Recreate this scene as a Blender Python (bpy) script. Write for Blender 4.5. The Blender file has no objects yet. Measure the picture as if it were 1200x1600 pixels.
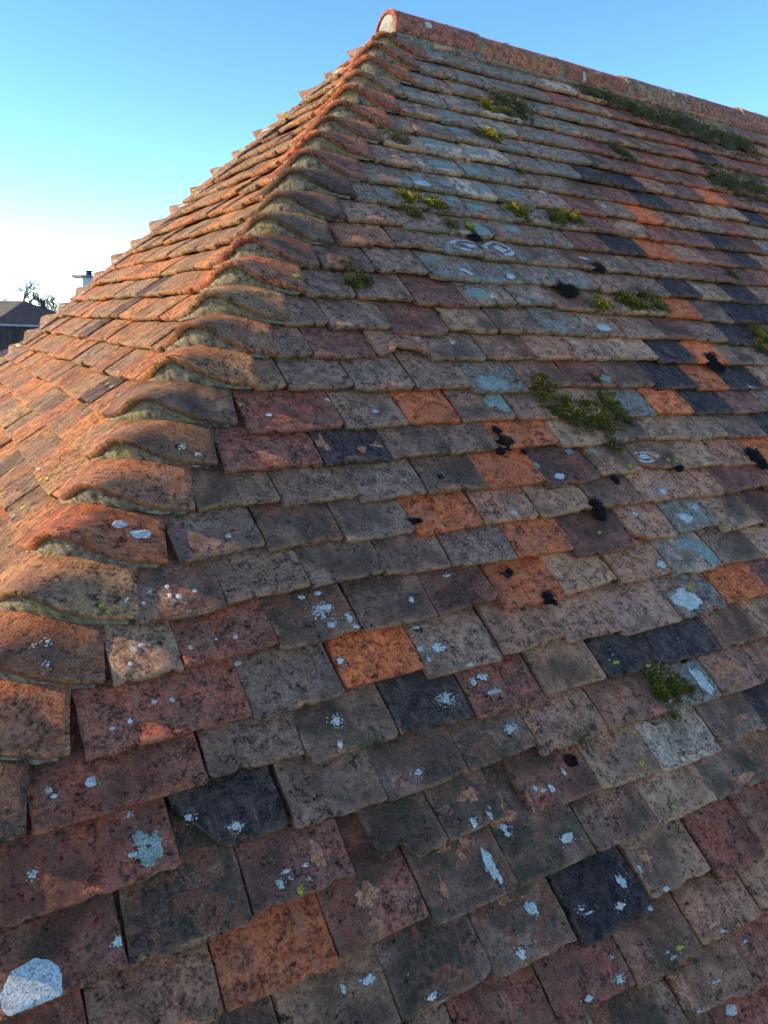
import bpy, bmesh, math, random
import numpy as np
from mathutils import Matrix, Vector

# ------------------------------------------------------------------ camera, sky, sun, exposure
scene = bpy.context.scene
COL = scene.collection
CAM = np.array([-1.38087, -3.44445, -1.82627])
CR = np.array([0.86314948, -0.50363041, 0.03646063])     # camera right
CU = np.array([0.08669417, 0.21894101, 0.97187908])      # camera up
CF = np.array([0.49745059, 0.83571601, -0.23264064])     # looking direction
FPX = 1194.407                                            # focal length for 1200 x 1600
cam = bpy.data.cameras.new('camera')
cam.sensor_fit = 'VERTICAL'; cam.sensor_height = 24.0; cam.lens = FPX / 1600 * 24
cam.clip_start = 0.02; cam.clip_end = 6000
co = bpy.data.objects.new('camera', cam); COL.objects.link(co)
M = Matrix.Identity(4)
for i in range(3):
    M[i][0] = CR[i]; M[i][1] = CU[i]; M[i][2] = -CF[i]; M[i][3] = CAM[i]
co.matrix_world = M
scene.camera = co

SUN_DIR = Vector((-0.86, 0.372, 0.376)).normalized()
SUN_EL = math.asin(SUN_DIR.z)
world = bpy.data.worlds.new('World'); scene.world = world; world.use_nodes = True
wn = world.node_tree; bg = wn.nodes['Background']
sky = wn.nodes.new('ShaderNodeTexSky'); sky.sky_type = 'NISHITA'; sky.sun_disc = False
sky.sun_elevation = SUN_EL
sky.sun_rotation = math.atan2(SUN_DIR.x, SUN_DIR.y)
sky.altitude = 2600; sky.air_density = 1.0; sky.dust_density = 0.05; sky.ozone_density = 3.0
hs = wn.nodes.new('ShaderNodeHueSaturation'); hs.inputs['Saturation'].default_value = 1.19; hs.inputs['Hue'].default_value = 0.514
wn.links.new(sky.outputs[0], hs.inputs['Color']); wn.links.new(hs.outputs[0], bg.inputs[0]); bg.inputs[1].default_value = 0.15
sun = bpy.data.lights.new('sun', 'SUN'); sun.energy = 2.5; sun.angle = math.radians(0.5); sun.color = (1.0, 0.85, 0.64)
so = bpy.data.objects.new('sun', sun); COL.objects.link(so)
so.rotation_euler = SUN_DIR.to_track_quat('Z', 'Y').to_euler()
scene.view_settings.view_transform = 'Standard'; scene.view_settings.look = 'None'
scene.view_settings.gamma = 1.0; scene.view_settings.exposure = 1.78

# ------------------------------------------------------------------ roof geometry (metres, apex near the origin)
AL = 0.796666                       # roof pitch, about 45.6 degrees
SA, CA, TA = math.sin(AL), math.cos(AL), math.tan(AL)
GAUGE = 0.0956491                   # exposed height of a course
D0 = 3.595923                       # slope distance of course 0 below the ridge
HIPC = 1.1205535 - 0.21             # hip line: x = -D*CA + HIPC
DA = 0.97                           # slope distance of the ridge line
YR = -DA * CA                       # the ridge runs along y = YR
ZR = -DA * SA
GROUND = -8.0
TH = 0.0145                         # tile thickness

FRONT = """
-7:-1853,-1693,0,0G;-1690,-1533,-5,-3D;-1529,-1365,-3,-3D;-1361,-1205,1,3G;-1200,-1043,3,4T;-1039,-875,5,3B;-871,-720,1,-3D;-717,-564,0,1R;-561,-393,-2,1T;-390,-239,-4,-6B;-235,-74,1,1G;-71,86,1,-1B
-6:-1787,-1627,0,0D;-1622,-1464,3,1T;-1459,-1307,3,-2B;-1302,-1147,-1,1G;-1143,-986,1,0D;-982,-826,0,1B;-821,-670,-2,0R;-665,-510,-6,-4T;-506,-346,1,1D;-342,-180,0,1R;-176,-12,0,1B;-8,158,-1,0B
-5:-1711,-1550,0,0G;-1547,-1384,0,0T;-1381,-1225,0,0D;-1222,-1057,0,0D;-1054,-895,0,0G;-892,-734,0,0G;-731,-574,0,0D;-571,-408,0,0D;-405,-237,-19,-1B;-234,-67,1,-1R;-63,96,3,1T;100,260,3,0D
-4:-1612,-1450,0,0R;-1447,-1287,0,0R;-1284,-1126,0,0D;-1123,-966,0,0B;-963,-805,0,0G;-802,-639,0,0R;-636,-476,0,0R;-473,-312,8,8B;-306,-143,3,4B;-139,16,-4,1T;19,186,5,1T;190,342,2,1D;346,511,0,-1G
-3:-1594,-1530,0,0B;-1527,-1368,0,0T;-1365,-1209,0,0D;-1206,-1051,0,0D;-1048,-886,0,0T;-883,-720,1,-3D;-717,-552,5,5D;-541,-379,20,18S;-369,-209,0,-1T;-201,-63,20,20R;-60,102,-3,-3R;106,261,2,1G;264,415,0,2D;419,579,4,2R
-2:-1527,-1442,0,0D;-1439,-1283,0,0R;-1280,-1119,0,0B;-1116,-950,-3,-3O;-946,-791,-9,-16R;-787,-619,2,-2D;-618,-445,-1,-5D;-442,-281,-4,-4B;-278,-116,-4,-8T;-115,42,-5,-8D;46,206,3,-1B;210,375,-3,-1B;379,546,5,3D;550,716,1,0G
-1:-1460,-1378,0,0R;-1375,-1225,8,4R;-1222,-1056,2,6D;-1050,-888,-5,-7P;-837,-717,4,-5D;-714,-596,-7,-15D;-540,-374,1,-3R;-371,-215,2,2T;-212,-35,8,9W;-27,125,1,-2G;130,287,2,-2S;291,446,3,2B;451,610,1,3T;613,774,-2,-2G
0:-1365,-1135,5,-1R;-1078,-969,-5,-8S;-958,-797,1,-2G;-795,-631,1,-5G;-628,-470,-6,-15D;-466,-294,7,-1B;-291,-126,1,-1B;-123,45,0,4L;52,204,3,3B;208,363,-6,-5B;368,523,-4,-4T;528,680,-3,-4B;684,840,1,-2B
1:-1315,-1071,0,-8R;-1068,-911,-13,-12G;-908,-738,7,1D;-736,-579,3,3S;-573,-409,9,7R;-400,-242,-3,-2T;-238,-77,1,1S;-74,121,1,4S;124,282,3,-1B;286,437,-1,-2T;441,600,-1,-3T;603,769,2,1G;773,936,-2,0S
2:-1234,-980,13,5R;-977,-809,13,3G;-805,-642,-6,-11O;-639,-468,10,8G;-462,-296,-2,2B;-293,-138,4,4B;-136,52,17,13Q;55,217,12,6L;222,389,-3,-4O;394,548,0,0P;553,709,-1,-2G;713,865,0,0B;868,1034,5,4B;1037,1202,2,1B
3:-1178,-1069,6,4T;-1067,-903,-2,-8R;-900,-743,2,-7D;-738,-574,-6,-7D;-569,-420,-10,-20P;-411,-244,2,6O;-241,-78,0,-16T;-70,100,-5,-9B;103,275,2,2W;282,442,-5,-3G;446,609,1,0T;613,772,2,1T;775,938,4,-1B;942,1103,0,2O;1106,1270,-2,-1R
4:-1127,-975,9,8D;-971,-811,-6,-14G;-808,-649,-12,-20G;-647,-498,-14,-12Q;-492,-327,-11,-7G;-323,-159,-8,-9O;-156,30,16,11R;36,187,-11,-3B;197,358,-10,-18L;361,526,7,-5T;529,691,4,3R;695,850,1,1B;853,1016,6,5R;1021,1183,1,2P;1188,1340,-2,-2P
5:-1033,-872,1,-14G;-868,-711,-1,-8D;-707,-547,4,-4G;-540,-371,9,-3O;-367,-212,-4,-4B;-201,-37,-1,-12T;-32,136,-10,-12B;139,302,-8,-14B;305,454,-12,-9B;457,635,-9,-19P;638,803,-5,-6R;807,968,0,1P;972,1124,2,5G;1128,1291,3,2T;1296,1457,-2,-2S
6:-979,-817,-4,-11T;-810,-643,4,-6G;-641,-480,8,2G;-477,-319,4,5G;-316,-146,6,-1O;-143,37,20,8R;44,189,-3,-4T;197,350,-9,-11T;353,511,-3,-9T;515,670,2,2B;673,832,7,4O;837,999,2,6B;1002,1164,1,-1P;1167,1318,-2,-1B;1322,1489,-1,-3B;1494,1656,1,1G
7:-907,-698,14,8R;-695,-535,13,9S;-531,-377,3,0G;-374,-235,2,-5G;-232,-43,-5,-14O;-40,133,-2,-2T;136,288,-4,-12D;291,448,-6,-4T;452,617,5,-8T;620,786,1,7G;789,953,-1,-5S;957,1113,-2,-2T;1118,1277,1,1B;1281,1432,1,2G;1436,1586,9,9T;1590,1750,4,4B
8:-832,-618,20,9R;-613,-455,20,11G;-452,-310,13,9O;-299,-139,5,5B;-130,35,7,4B;38,193,4,5T;195,363,9,10L;367,526,3,5O;533,706,10,8S;709,867,13,9P;870,1030,-4,-5G;1034,1201,2,4G;1205,1359,3,4P;1364,1520,3,3R;1523,1675,-3,-4P;1679,1830,1,2S
9:-791,-719,0,-4T;-714,-556,5,-2G;-551,-394,8,3G;-387,-229,2,-1G;-226,-50,19,14L;-47,106,0,-6B;109,267,-2,4R;273,429,2,-2G;438,619,12,6S;622,755,14,15O;762,945,15,16S;948,1103,1,2T;1107,1271,1,0R;1275,1427,-1,1T;1430,1589,2,3R;1593,1757,2,4R;1761,1915,-1,-1B
10:-716,-629,1,-1G;-626,-462,5,2P;-457,-307,-6,-8B;-304,-138,7,2G;-133,30,-1,-4B;34,192,-1,-4B;195,344,-2,-5Q;347,516,-5,-7T;520,686,3,5S;689,835,5,6O;838,995,6,6T;999,1160,8,4G;1164,1317,4,2T;1321,1477,-2,-3T;1480,1642,0,0B;1646,1796,6,4T;1799,1965,-2,0B
11:-668,-554,4,-6G;-552,-388,8,3G;-387,-217,20,20P;-206,-53,6,4T;-46,114,3,-1G;117,274,-1,0L;275,432,3,-1T;444,607,6,0G;610,759,0,1P;762,913,1,4G;916,1108,18,20S;1112,1269,-1,-1P;1274,1439,3,0B;1443,1595,0,3R;1598,1761,1,0O;1766,1922,-5,-4B;1926,2076,-6,-4B
12:-586,-450,1,-1G;-443,-284,-3,-2G;-273,-104,9,10P;-101,67,-1,-9L;76,219,-12,-17L;222,378,-7,-3B;385,529,-1,-4T;532,696,-4,-3T;699,863,-3,-1O;866,1019,8,11G;1022,1186,11,6S;1189,1346,-4,-8S;1351,1518,4,3G;1522,1686,-1,-3G;1690,1841,-2,-3T;1845,2009,-2,1R;2013,2165,-1,-3S;2169,2336,-5,-2P
13:-506,-358,-4,-10G;-353,-191,-8,-14G;-180,-19,4,2L;-14,143,1,-5L;147,287,-8,-7L;291,441,-5,-4L;445,611,2,3B;616,775,1,0G;780,934,0,-3S;937,1099,-4,-6T;1102,1262,0,3S;1266,1425,-2,-4B;1429,1590,2,3O;1594,1755,1,1G;1759,1921,-4,0R;1925,2093,0,4G;2097,2264,3,2G;2267,2420,-3,-2T
14:-423,-258,-3,-16B;-253,-97,-20,-18G;-94,42,-11,-11L;46,202,-4,-4L;206,366,-2,-1G;370,527,-3,2D;530,694,-2,-3G;697,856,-1,-2G;859,1018,-2,-4D;1022,1178,-1,-4P;1181,1336,0,-1P;1339,1491,-8,-10P;1496,1647,-2,1P;1651,1814,0,0B;1818,1977,4,4T;1982,2140,-1,-2R;2145,2304,9,8T;2308,2466,-7,-7B
15:-372,-203,-5,-9G;-198,-41,1,-4L;-37,120,1,-1G;124,277,4,4L;280,447,1,4L;451,612,1,1P;617,784,2,1S;788,945,1,0O;949,1117,-1,1B;1120,1277,1,3R;1282,1436,-3,-4S;1440,1598,-1,-2T;1603,1760,-4,-4R;1764,1915,-2,0B;1918,2073,-3,-3B;2078,2240,2,-3B;2245,2401,6,5G;2405,2565,-1,4G
16:-315,-235,0,0L;-232,-79,2,2L;-75,80,6,3L;84,245,1,1L;250,403,-2,-2L;408,568,1,2L;572,723,-4,-4P;728,889,-2,-1T;892,1054,0,0R;1058,1220,2,6P;1224,1376,2,1S;1380,1530,-2,2R;1533,1687,-2,2G;1691,1842,0,-3B;1847,2000,3,3D;2004,2162,-7,-5S;2166,2326,3,1G;2330,2488,-2,1G;2491,2648,2,1T
17:-249,-89,0,0L;-84,71,-2,-2L;75,232,1,0W;236,389,4,6L;392,550,-2,-2G;554,709,4,6R;713,865,-3,-4G;869,1021,4,3O;1025,1192,0,1T;1196,1363,-2,-2G;1367,1527,-1,-1R;1532,1690,-5,-8T;1694,1857,-2,0T;1862,2023,2,1D;2026,2194,-4,-4G;2197,2355,-6,-3B;2358,2519,4,5B;2522,2685,5,3B;2689,2848,6,1G
18:-182,-22,0,0L;-17,141,2,-3W;146,305,-3,0L;310,460,-5,-6L;464,620,-1,-1G;625,789,2,-1D;792,944,-3,1P;949,1115,2,4S;1119,1279,3,3P;1284,1443,-1,1T;1447,1598,-8,-6T;1601,1754,6,4S;1758,1909,-2,-4P;1913,2072,-4,-1G;2075,2237,-5,-3G;2242,2404,3,2B;2408,2559,0,-1G;2564,2721,-1,-1T;2724,2890,4,4T
19:-115,45,0,0W;49,212,0,2W;216,377,-8,-9W;382,543,3,1L;547,710,-10,-6L;715,878,1,0S;882,1039,7,6S;1043,1209,0,-5B;1213,1381,3,2P;1384,1543,-1,2O;1547,1698,2,3R;1702,1866,5,5B;1871,2034,-5,-8G;2038,2196,1,1T;2201,2361,5,3T;2366,2531,-1,-2R;2534,2695,-2,4G;2700,2856,3,3G;2859,3027,-4,-6G
20:-48,32,0,0L;35,193,1,1G;197,351,1,4L;354,506,-3,1L;510,665,0,0L;669,822,0,-5L;826,988,0,-1D;992,1147,-2,0R;1152,1319,-1,-2B;1324,1491,5,3P;1495,1648,-6,-1T;1652,1807,-3,-4P;1810,1961,-1,-4B;1964,2123,-4,-1G;2127,2283,-4,-4G;2288,2439,-2,-3G;2442,2610,0,-1D;2614,2764,2,3S;2768,2919,4,3T;2924,3090,0,3G
21:19,179,0,0L;182,341,2,2L;344,507,2,2W;510,673,8,4L;677,833,1,1L;837,1000,-4,-4P;1004,1165,2,0G;1168,1333,5,5R;1337,1497,-6,-5D;1501,1657,-1,1R;1661,1825,-4,-4T;1830,1998,-3,-3T;2001,2154,-1,2G;2159,2315,-4,-3G;2319,2482,-6,-4G;2486,2640,-1,-2P;2645,2799,-3,-1G;2804,2971,2,0P;2975,3126,-4,-9G;3131,3298,8,5T
22:86,246,0,0L;250,411,6,5L;415,578,4,2W;583,741,-10,-10L;746,897,5,2L;902,1066,0,-1G;1070,1237,1,-2T;1241,1398,4,6G;1403,1562,-4,-5P;1567,1730,3,1S;1734,1885,1,0P;1889,2040,6,2R;2044,2199,2,1R;2203,2362,0,-1B;2365,2518,-1,2G;2523,2679,1,-1G;2682,2842,-3,-2S;2846,2998,-4,-8B;3002,3169,1,-1B;3173,3323,4,-1B
23:153,313,0,0L;317,485,-3,-4G;488,656,4,2L;660,813,-4,-4L;817,971,0,-1L;976,1134,-5,-3G;1139,1294,2,0G;1298,1465,-2,1P;1469,1631,-1,0R;1635,1801,3,3P;1805,1969,-1,2D;1974,2134,-2,-4R;2137,2294,4,4B;2298,2455,-2,-1P;2458,2617,-3,-2G;2622,2779,4,1T;2782,2940,-3,-2B;2943,3106,-1,-2D;3109,3273,2,0B;3277,3429,0,-1P
24:219,329,0,0L;333,492,1,2L;496,660,3,3L;664,831,2,0L;836,997,2,1R;1001,1163,-5,-4T;1168,1328,-4,-7R;1333,1485,-5,-4P;1490,1646,-5,-6B;1650,1802,-4,-1B;1806,1969,0,0T;1973,2130,-6,-4G;2135,2286,6,6T;2290,2442,0,-1P;2446,2602,-1,-2G;2607,2775,-1,2T;2779,2938,7,7R;2942,3103,-2,-1G;3107,3258,2,0T;3261,3425,4,3B;3429,3590,5,3G
25:286,366,0,0L;370,538,-4,-4L;541,706,-3,1L;711,863,-5,-1L;866,1028,-5,-6W;1032,1188,2,4T;1191,1342,3,2P;1346,1497,3,3T;1501,1662,4,8P;1665,1827,2,4S;1832,1989,2,0T;1992,2153,3,4G;2157,2321,4,5P;2325,2477,1,1G;2481,2632,0,-1D;2637,2802,-6,-5G;2806,2964,-2,-3G;2968,3118,2,1G;3123,3284,1,1B;3287,3454,1,-1T;3457,3623,-1,-3D;3626,3776,-4,1P
26:353,433,0,0W;437,599,1,2L;602,755,3,4L;758,922,1,5L;927,1094,4,-2L;1098,1258,1,4B;1261,1427,-2,0B;1431,1588,0,0B;1592,1758,4,4P;1763,1927,-5,-3B;1932,2092,-3,-3T;2097,2265,1,-3P;2268,2419,-1,-4P;2422,2577,0,0G;2581,2735,4,4T;2739,2905,4,2T;2908,3066,-1,-1B;3071,3232,-1,-1S;3236,3400,1,-1B;3404,3571,1,2R;3574,3734,3,4G;3738,3904,1,1B
"""
SPLATS = """-1,1,38,21,35,33b|-2,5,134,50,12,29w|-2,6,131,41,18,9w|-3,6,109,69,12,12w|-3,6,56,18,9,8w|-3,5,54,13,14,6s|-3,4,135,65,13,6w|-3,4,97,68,5,7s|-3,7,130,63,11,12w|-3,7,101,31,10,7w|-3,7,154,8,8,5s|-4,6,132,17,17,11s|-4,6,62,14,8,5w|-6,9,45,88,14,9b|0,3,69,29,8,6w|1,3,116,46,34,23s|1,2,68,56,20,19s|1,2,58,15,7,10s|3,2,98,58,39,32s|3,2,112,62,12,7w|3,2,106,25,10,6w|3,2,145,29,8,12w|3,2,147,9,7,7w|2,2,7,51,11,8w|2,3,45,55,16,10w|2,3,15,35,7,6w|1,4,53,77,13,7w|1,4,28,71,10,8w|1,4,60,43,31,8s|0,4,124,44,30,15s|0,1,82,25,19,12s|0,1,19,58,7,5w|0,0,45,52,10,10s|0,0,191,44,22,30g|1,0,84,50,8,7b|1,0,28,56,8,6s|1,0,34,45,5,3b|0,0,178,92,4,4w|-1,1,143,37,11,9s|0,0,171,36,7,5w|2,7,44,43,45,30w|2,7,87,69,17,12y|2,7,20,57,32,24s|6,5,50,26,18,11b|12,3,49,44,42,28g|12,3,92,30,12,8w|14,2,103,38,70,28r|14,3,76,49,63,38r|22,9,67,27,42,26r|0,7,136,47,18,34w|0,7,144,24,26,15s|-4,7,113,22,13,5y|-1,7,118,23,12,9y|1,6,37,29,13,6y|-2,8,47,22,8,4y|1,6,116,5,10,5y|-3,8,33,58,21,17o|8,3,157,66,62,41g|9,4,64,24,53,33g|9,6,133,31,25,19g|5,4,90,19,11,8w|3,4,64,78,10,4w|2,3,25,105,12,4w|2,3,92,4,10,6w|2,7,34,45,40,33s|3,7,150,26,12,13w|4,8,41,44,32,21s|4,8,53,33,23,14w|4,8,114,62,47,30s|3,8,160,47,50,34g|3,8,113,81,44,24g|5,7,76,23,14,9b|4,7,53,76,11,10w|6,7,49,47,33,18o|6,7,28,41,47,20r|4,6,100,56,8,7y|6,7,107,23,12,8y|6,7,136,16,10,8y|6,6,108,19,13,10y|7,1,96,36,12,8o|7,1,16,59,12,20o|7,1,139,44,13,7o|8,1,123,-2,10,7o|3,3,123,45,11,13s|3,2,77,95,6,5b|3,2,110,95,7,5b|2,3,7,60,11,10s|10,7,129,25,8,8w|6,6,21,81,17,8g|6,5,143,98,17,15g|6,5,6,68,16,11g|10,3,89,63,10,9w|10,2,138,59,8,4w|17,1,34,20,30,16b|17,1,136,40,48,16g|17,1,22,47,40,19g|16,2,151,86,48,29g|16,3,37,48,43,19g|18,1,86,39,55,24g|18,2,18,26,68,24g|19,1,22,7,66,28g|15,2,102,48,52,24g|15,2,145,12,58,27g|15,3,93,60,33,22g|19,1,4,82,55,25g|19,1,101,74,52,22g|19,2,26,37,60,22g|20,1,135,82,47,19g|20,2,45,68,49,19g|22,0,105,-1,36,16g|23,1,45,42,40,18g|17,2,133,56,57,20g|17,3,71,48,42,17g|18,3,38,78,43,18g|15,2,69,3,35,15b|17,4,76,87,16,11b|13,2,118,42,12,8b|13,2,135,30,14,11b|13,3,120,27,15,11b|13,3,99,72,20,11g|19,3,82,-4,16,11w|17,6,19,50,14,11w|14,5,99,55,24,9w|25,4,124,21,13,16w|24,5,132,24,18,15w|23,7,89,72,15,10w|9,10,106,5,16,8w|12,9,4,-3,24,9w|13,9,12,58,18,7w|11,6,90,34,27,16b|-1,5,54,12,8,11w|-1,5,88,11,6,9w|-2,5,90,82,7,7o|-1,5,74,54,17,12o|-2,5,71,97,11,7o|-2,5,110,97,9,7o|-2,6,30,113,20,21o|-1,6,-3,35,13,22o|-1,6,30,42,10,6s|-1,6,41,34,11,7s|-1,6,63,33,8,8w|-1,6,105,50,6,10s|-2,6,22,83,7,7w|-2,6,21,94,10,6w|0,5,10,52,8,9o|0,5,41,50,7,6o|0,5,77,40,6,4o|0,5,116,48,12,11o|0,5,92,81,21,9o|-1,7,72,75,14,9o|-1,7,112,14,11,7o|0,8,71,55,39,19o|0,8,12,51,23,16o|0,8,59,27,23,10o|-2,9,93,21,24,9o|-1,9,96,39,18,7o|-2,5,36,46,5,14o|-3,6,69,94,14,6o|-3,5,163,30,3,12o|-1,3,113,47,9,19o|-2,4,69,59,16,18o|-2,4,70,23,12,10o|-1,3,72,10,7,10y|-1,3,92,40,6,3s|-1,3,61,41,13,3s|-1,3,47,27,9,10s|-1,3,63,31,4,3w|-1,3,91,20,3,2w|-4,8,53,8,7,3w|-5,9,30,69,11,2w|-5,8,88,32,15,2w|-5,8,30,3,9,2w|-4,7,95,15,10,2w|-3,7,37,42,12,2w|-3,7,24,52,7,3w|-4,6,140,47,4,2w|-4,7,86,25,5,2w|-3,8,0,53,11,5w|-3,8,33,5,14,9s|-3,8,4,47,8,5s|5,0,119,36,6,4o|3,1,17,31,4,4s|3,0,42,53,6,5w|3,0,53,58,4,4b|3,0,30,28,4,4b|4,0,33,57,4,5b|4,0,62,43,4,5b|4,0,77,38,5,5b|4,0,62,61,4,5b|4,0,18,36,4,3b|2,0,112,62,5,4b|2,0,139,59,4,4b|2,0,70,41,4,4b|2,0,43,36,4,3b|2,1,6,105,7,4b|4,0,106,46,4,4b|3,1,95,33,5,6s|3,1,62,36,3,3b|5,0,99,33,5,4b|8,0,212,83,9,7b|8,0,54,46,7,5b|8,0,100,-3,9,5b|8,0,3,82,4,3b|8,1,91,46,7,5b|6,3,50,46,10,8g|5,2,163,30,11,7k|5,3,10,38,9,7k|3,5,49,78,11,9k"""
MOSS = """0.005,2.724,40m|-0.016,2.771,30m|0.006,2.817,48m|0.072,2.832,59m|0.142,2.849,58m|0.203,2.796,48m|0.203,2.711,29m|0.217,2.836,34m|0.129,2.925,34d|0.117,2.795,32m|0.062,2.783,27m|0.248,2.852,22m|-0.107,3.527,42m|-0.077,3.555,46m|-0.112,3.561,31m|-0.129,3.558,27m|-0.033,3.564,21m|-0.421,2.376,39d|-0.451,2.329,31d|-0.450,2.397,26m|-0.396,2.383,23d|-0.130,2.033,38y|-0.070,2.040,32y|-0.024,2.049,33m|-0.130,2.088,33d|0.045,2.129,25y|-0.023,2.126,22m|-0.167,2.072,23d|0.277,2.011,40y|0.299,2.034,38m|0.442,2.021,43m|0.513,2.023,45m|0.466,2.039,37d|0.433,1.445,47y|0.536,1.386,71d|0.602,1.393,73d|0.622,1.456,51d|0.527,1.463,56d|0.375,1.624,45y|0.338,1.627,32d|0.405,2.414,46y|0.534,2.394,48m|0.588,2.413,43m|0.668,2.413,45m|0.642,2.364,44d|1.097,2.535,67m|1.081,2.579,44d|1.142,1.167,74d|1.234,1.170,86d|1.342,1.183,99d|1.435,1.206,102d|1.547,1.212,116d|1.660,1.231,131d|1.766,1.254,147d|1.900,1.258,141d|2.020,1.266,109d|1.590,1.606,91d|1.701,1.617,138d|1.832,1.630,132d|1.037,1.540,50d|1.056,1.582,50d|0.426,1.802,29d|0.532,2.014,26y|-0.058,1.737,36t|-0.390,3.603,20d|-0.344,3.595,15d|-0.368,3.992,21d|-0.329,3.994,12d|1.204,2.213,32m|-0.209,2.904,29k|-0.215,2.870,17k|-0.235,2.925,22k|-0.027,3.106,30k|-0.031,3.129,22k|0.079,3.034,19k|-0.295,3.307,21k|-0.284,3.318,12k|0.754,2.638,48k|0.778,2.659,32k|0.668,2.999,40k|0.683,3.023,29k|0.308,2.363,44k|0.291,2.348,25k|0.496,2.252,37k|0.045,2.165,28k|-0.010,3.499,15k|0.328,3.016,17k|-0.431,2.988,10k|-0.362,3.234,10k|-0.546,3.088,8k|-0.529,3.088,8k|-0.115,3.607,15m|-0.203,3.583,16d|-0.166,2.935,10k|0.004,2.455,14m"""


rng = random.Random(11)
np.random.seed(3)

def project(P):
    q = np.asarray(P, float) - CAM
    z = q @ CF
    z = np.where(np.abs(z) < 1e-6, 1e-6, z)
    return 600 + FPX * (q @ CR) / z, 800 - FPX * (q @ CU) / z, z

# ------------------------------------------------------------------ numpy noise
_perm = np.random.RandomState(7).rand(64, 64, 64).astype(np.float32)
def vn(x, y, z=0.0):
    x, y, z = np.broadcast_arrays(np.asarray(x, float), np.asarray(y, float), np.asarray(z, float))
    xi = np.floor(x).astype(int); yi = np.floor(y).astype(int); zi = np.floor(z).astype(int)
    fx = x - xi; fy = y - yi; fz = z - zi
    fx = fx * fx * (3 - 2 * fx); fy = fy * fy * (3 - 2 * fy); fz = fz * fz * (3 - 2 * fz)
    def g(a, b, c): return _perm[(xi + a) & 63, (yi + b) & 63, (zi + c) & 63]
    r = 0
    for a in (0, 1):
        for b in (0, 1):
            for c in (0, 1):
                r = r + g(a, b, c) * (fx if a else 1 - fx) * (fy if b else 1 - fy) * (fz if c else 1 - fz)
    return r * 2 - 1
def fbm(x, y, z=0.0, o=4):
    r = 0; s = 1.0; t = 0
    for k in range(o):
        f = 2.03 ** k
        r = r + s * vn(np.asarray(x) * f + 11.3 * k, np.asarray(y) * f + 5.7 * k, np.asarray(z) + 3.1 * k); t += s; s *= 0.5
    return r / t

# ------------------------------------------------------------------ materials
def mat(name):
    m = bpy.data.materials.new(name); m.use_nodes = True
    nt = m.node_tree
    b = nt.nodes['Principled BSDF']
    b.inputs['Roughness'].default_value = 0.9
    b.inputs['Specular IOR Level'].default_value = 0.25
    return m, nt, b
class NB:
    """small node builder"""
    def __init__(s, nt): s.nt = nt
    def put(s, sock, v):
        if hasattr(v, 'node') or hasattr(v, 'is_output'): s.nt.links.new(v, sock)
        elif isinstance(v, (tuple, list)): sock.default_value = tuple(v) + ((1,) if len(v) == 3 and sock.type == 'RGBA' else ())
        else: sock.default_value = v
    def math(s, op, a, b=0.0, c=None, clamp=False):
        n = s.nt.nodes.new('ShaderNodeMath'); n.operation = op; n.use_clamp = clamp
        s.put(n.inputs[0], a); s.put(n.inputs[1], b)
        if c is not None: s.put(n.inputs[2], c)
        return n.outputs[0]
    def noise(s, vec, scale, detail=4, rough=0.55, dist=0.0, col=False):
        n = s.nt.nodes.new('ShaderNodeTexNoise'); s.put(n.inputs['Vector'], vec)
        n.inputs['Scale'].default_value = scale; n.inputs['Detail'].default_value = detail
        n.inputs['Roughness'].default_value = rough; n.inputs['Distortion'].default_value = dist
        return n.outputs['Color' if col else 'Fac']
    def vor(s, vec, scale, feature='F1', out='Distance', rnd=1.0):
        n = s.nt.nodes.new('ShaderNodeTexVoronoi'); n.feature = feature; s.put(n.inputs['Vector'], vec)
        n.inputs['Scale'].default_value = scale; n.inputs['Randomness'].default_value = rnd
        return n.outputs[out]
    def step(s, v, lo, hi):
        n = s.nt.nodes.new('ShaderNodeMapRange'); n.interpolation_type = 'SMOOTHSTEP'; n.clamp = True
        s.put(n.inputs[0], v); s.put(n.inputs[1], lo); s.put(n.inputs[2], hi); n.inputs[3].default_value = 0; n.inputs[4].default_value = 1
        return n.outputs[0]
    def mix(s, f, a, b, mode='MIX'):
        n = s.nt.nodes.new('ShaderNodeMix'); n.data_type = 'RGBA'; n.blend_type = mode
        s.put(n.inputs[0], f); s.put(n.inputs[6], a); s.put(n.inputs[7], b)
        return n.outputs[2]
    def attr(s, name):
        n = s.nt.nodes.new('ShaderNodeAttribute'); n.attribute_name = name; return n
    def sep(s, v):
        n = s.nt.nodes.new('ShaderNodeSeparateColor'); s.put(n.inputs[0], v); return n.outputs
    def bump(s, h, dist, strength=1.0, normal=None):
        n = s.nt.nodes.new('ShaderNodeBump'); s.put(n.inputs['Height'], h)
        n.inputs['Distance'].default_value = dist; n.inputs['Strength'].default_value = strength
        if normal is not None: s.nt.links.new(normal, n.inputs['Normal'])
        return n.outputs[0]

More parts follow.
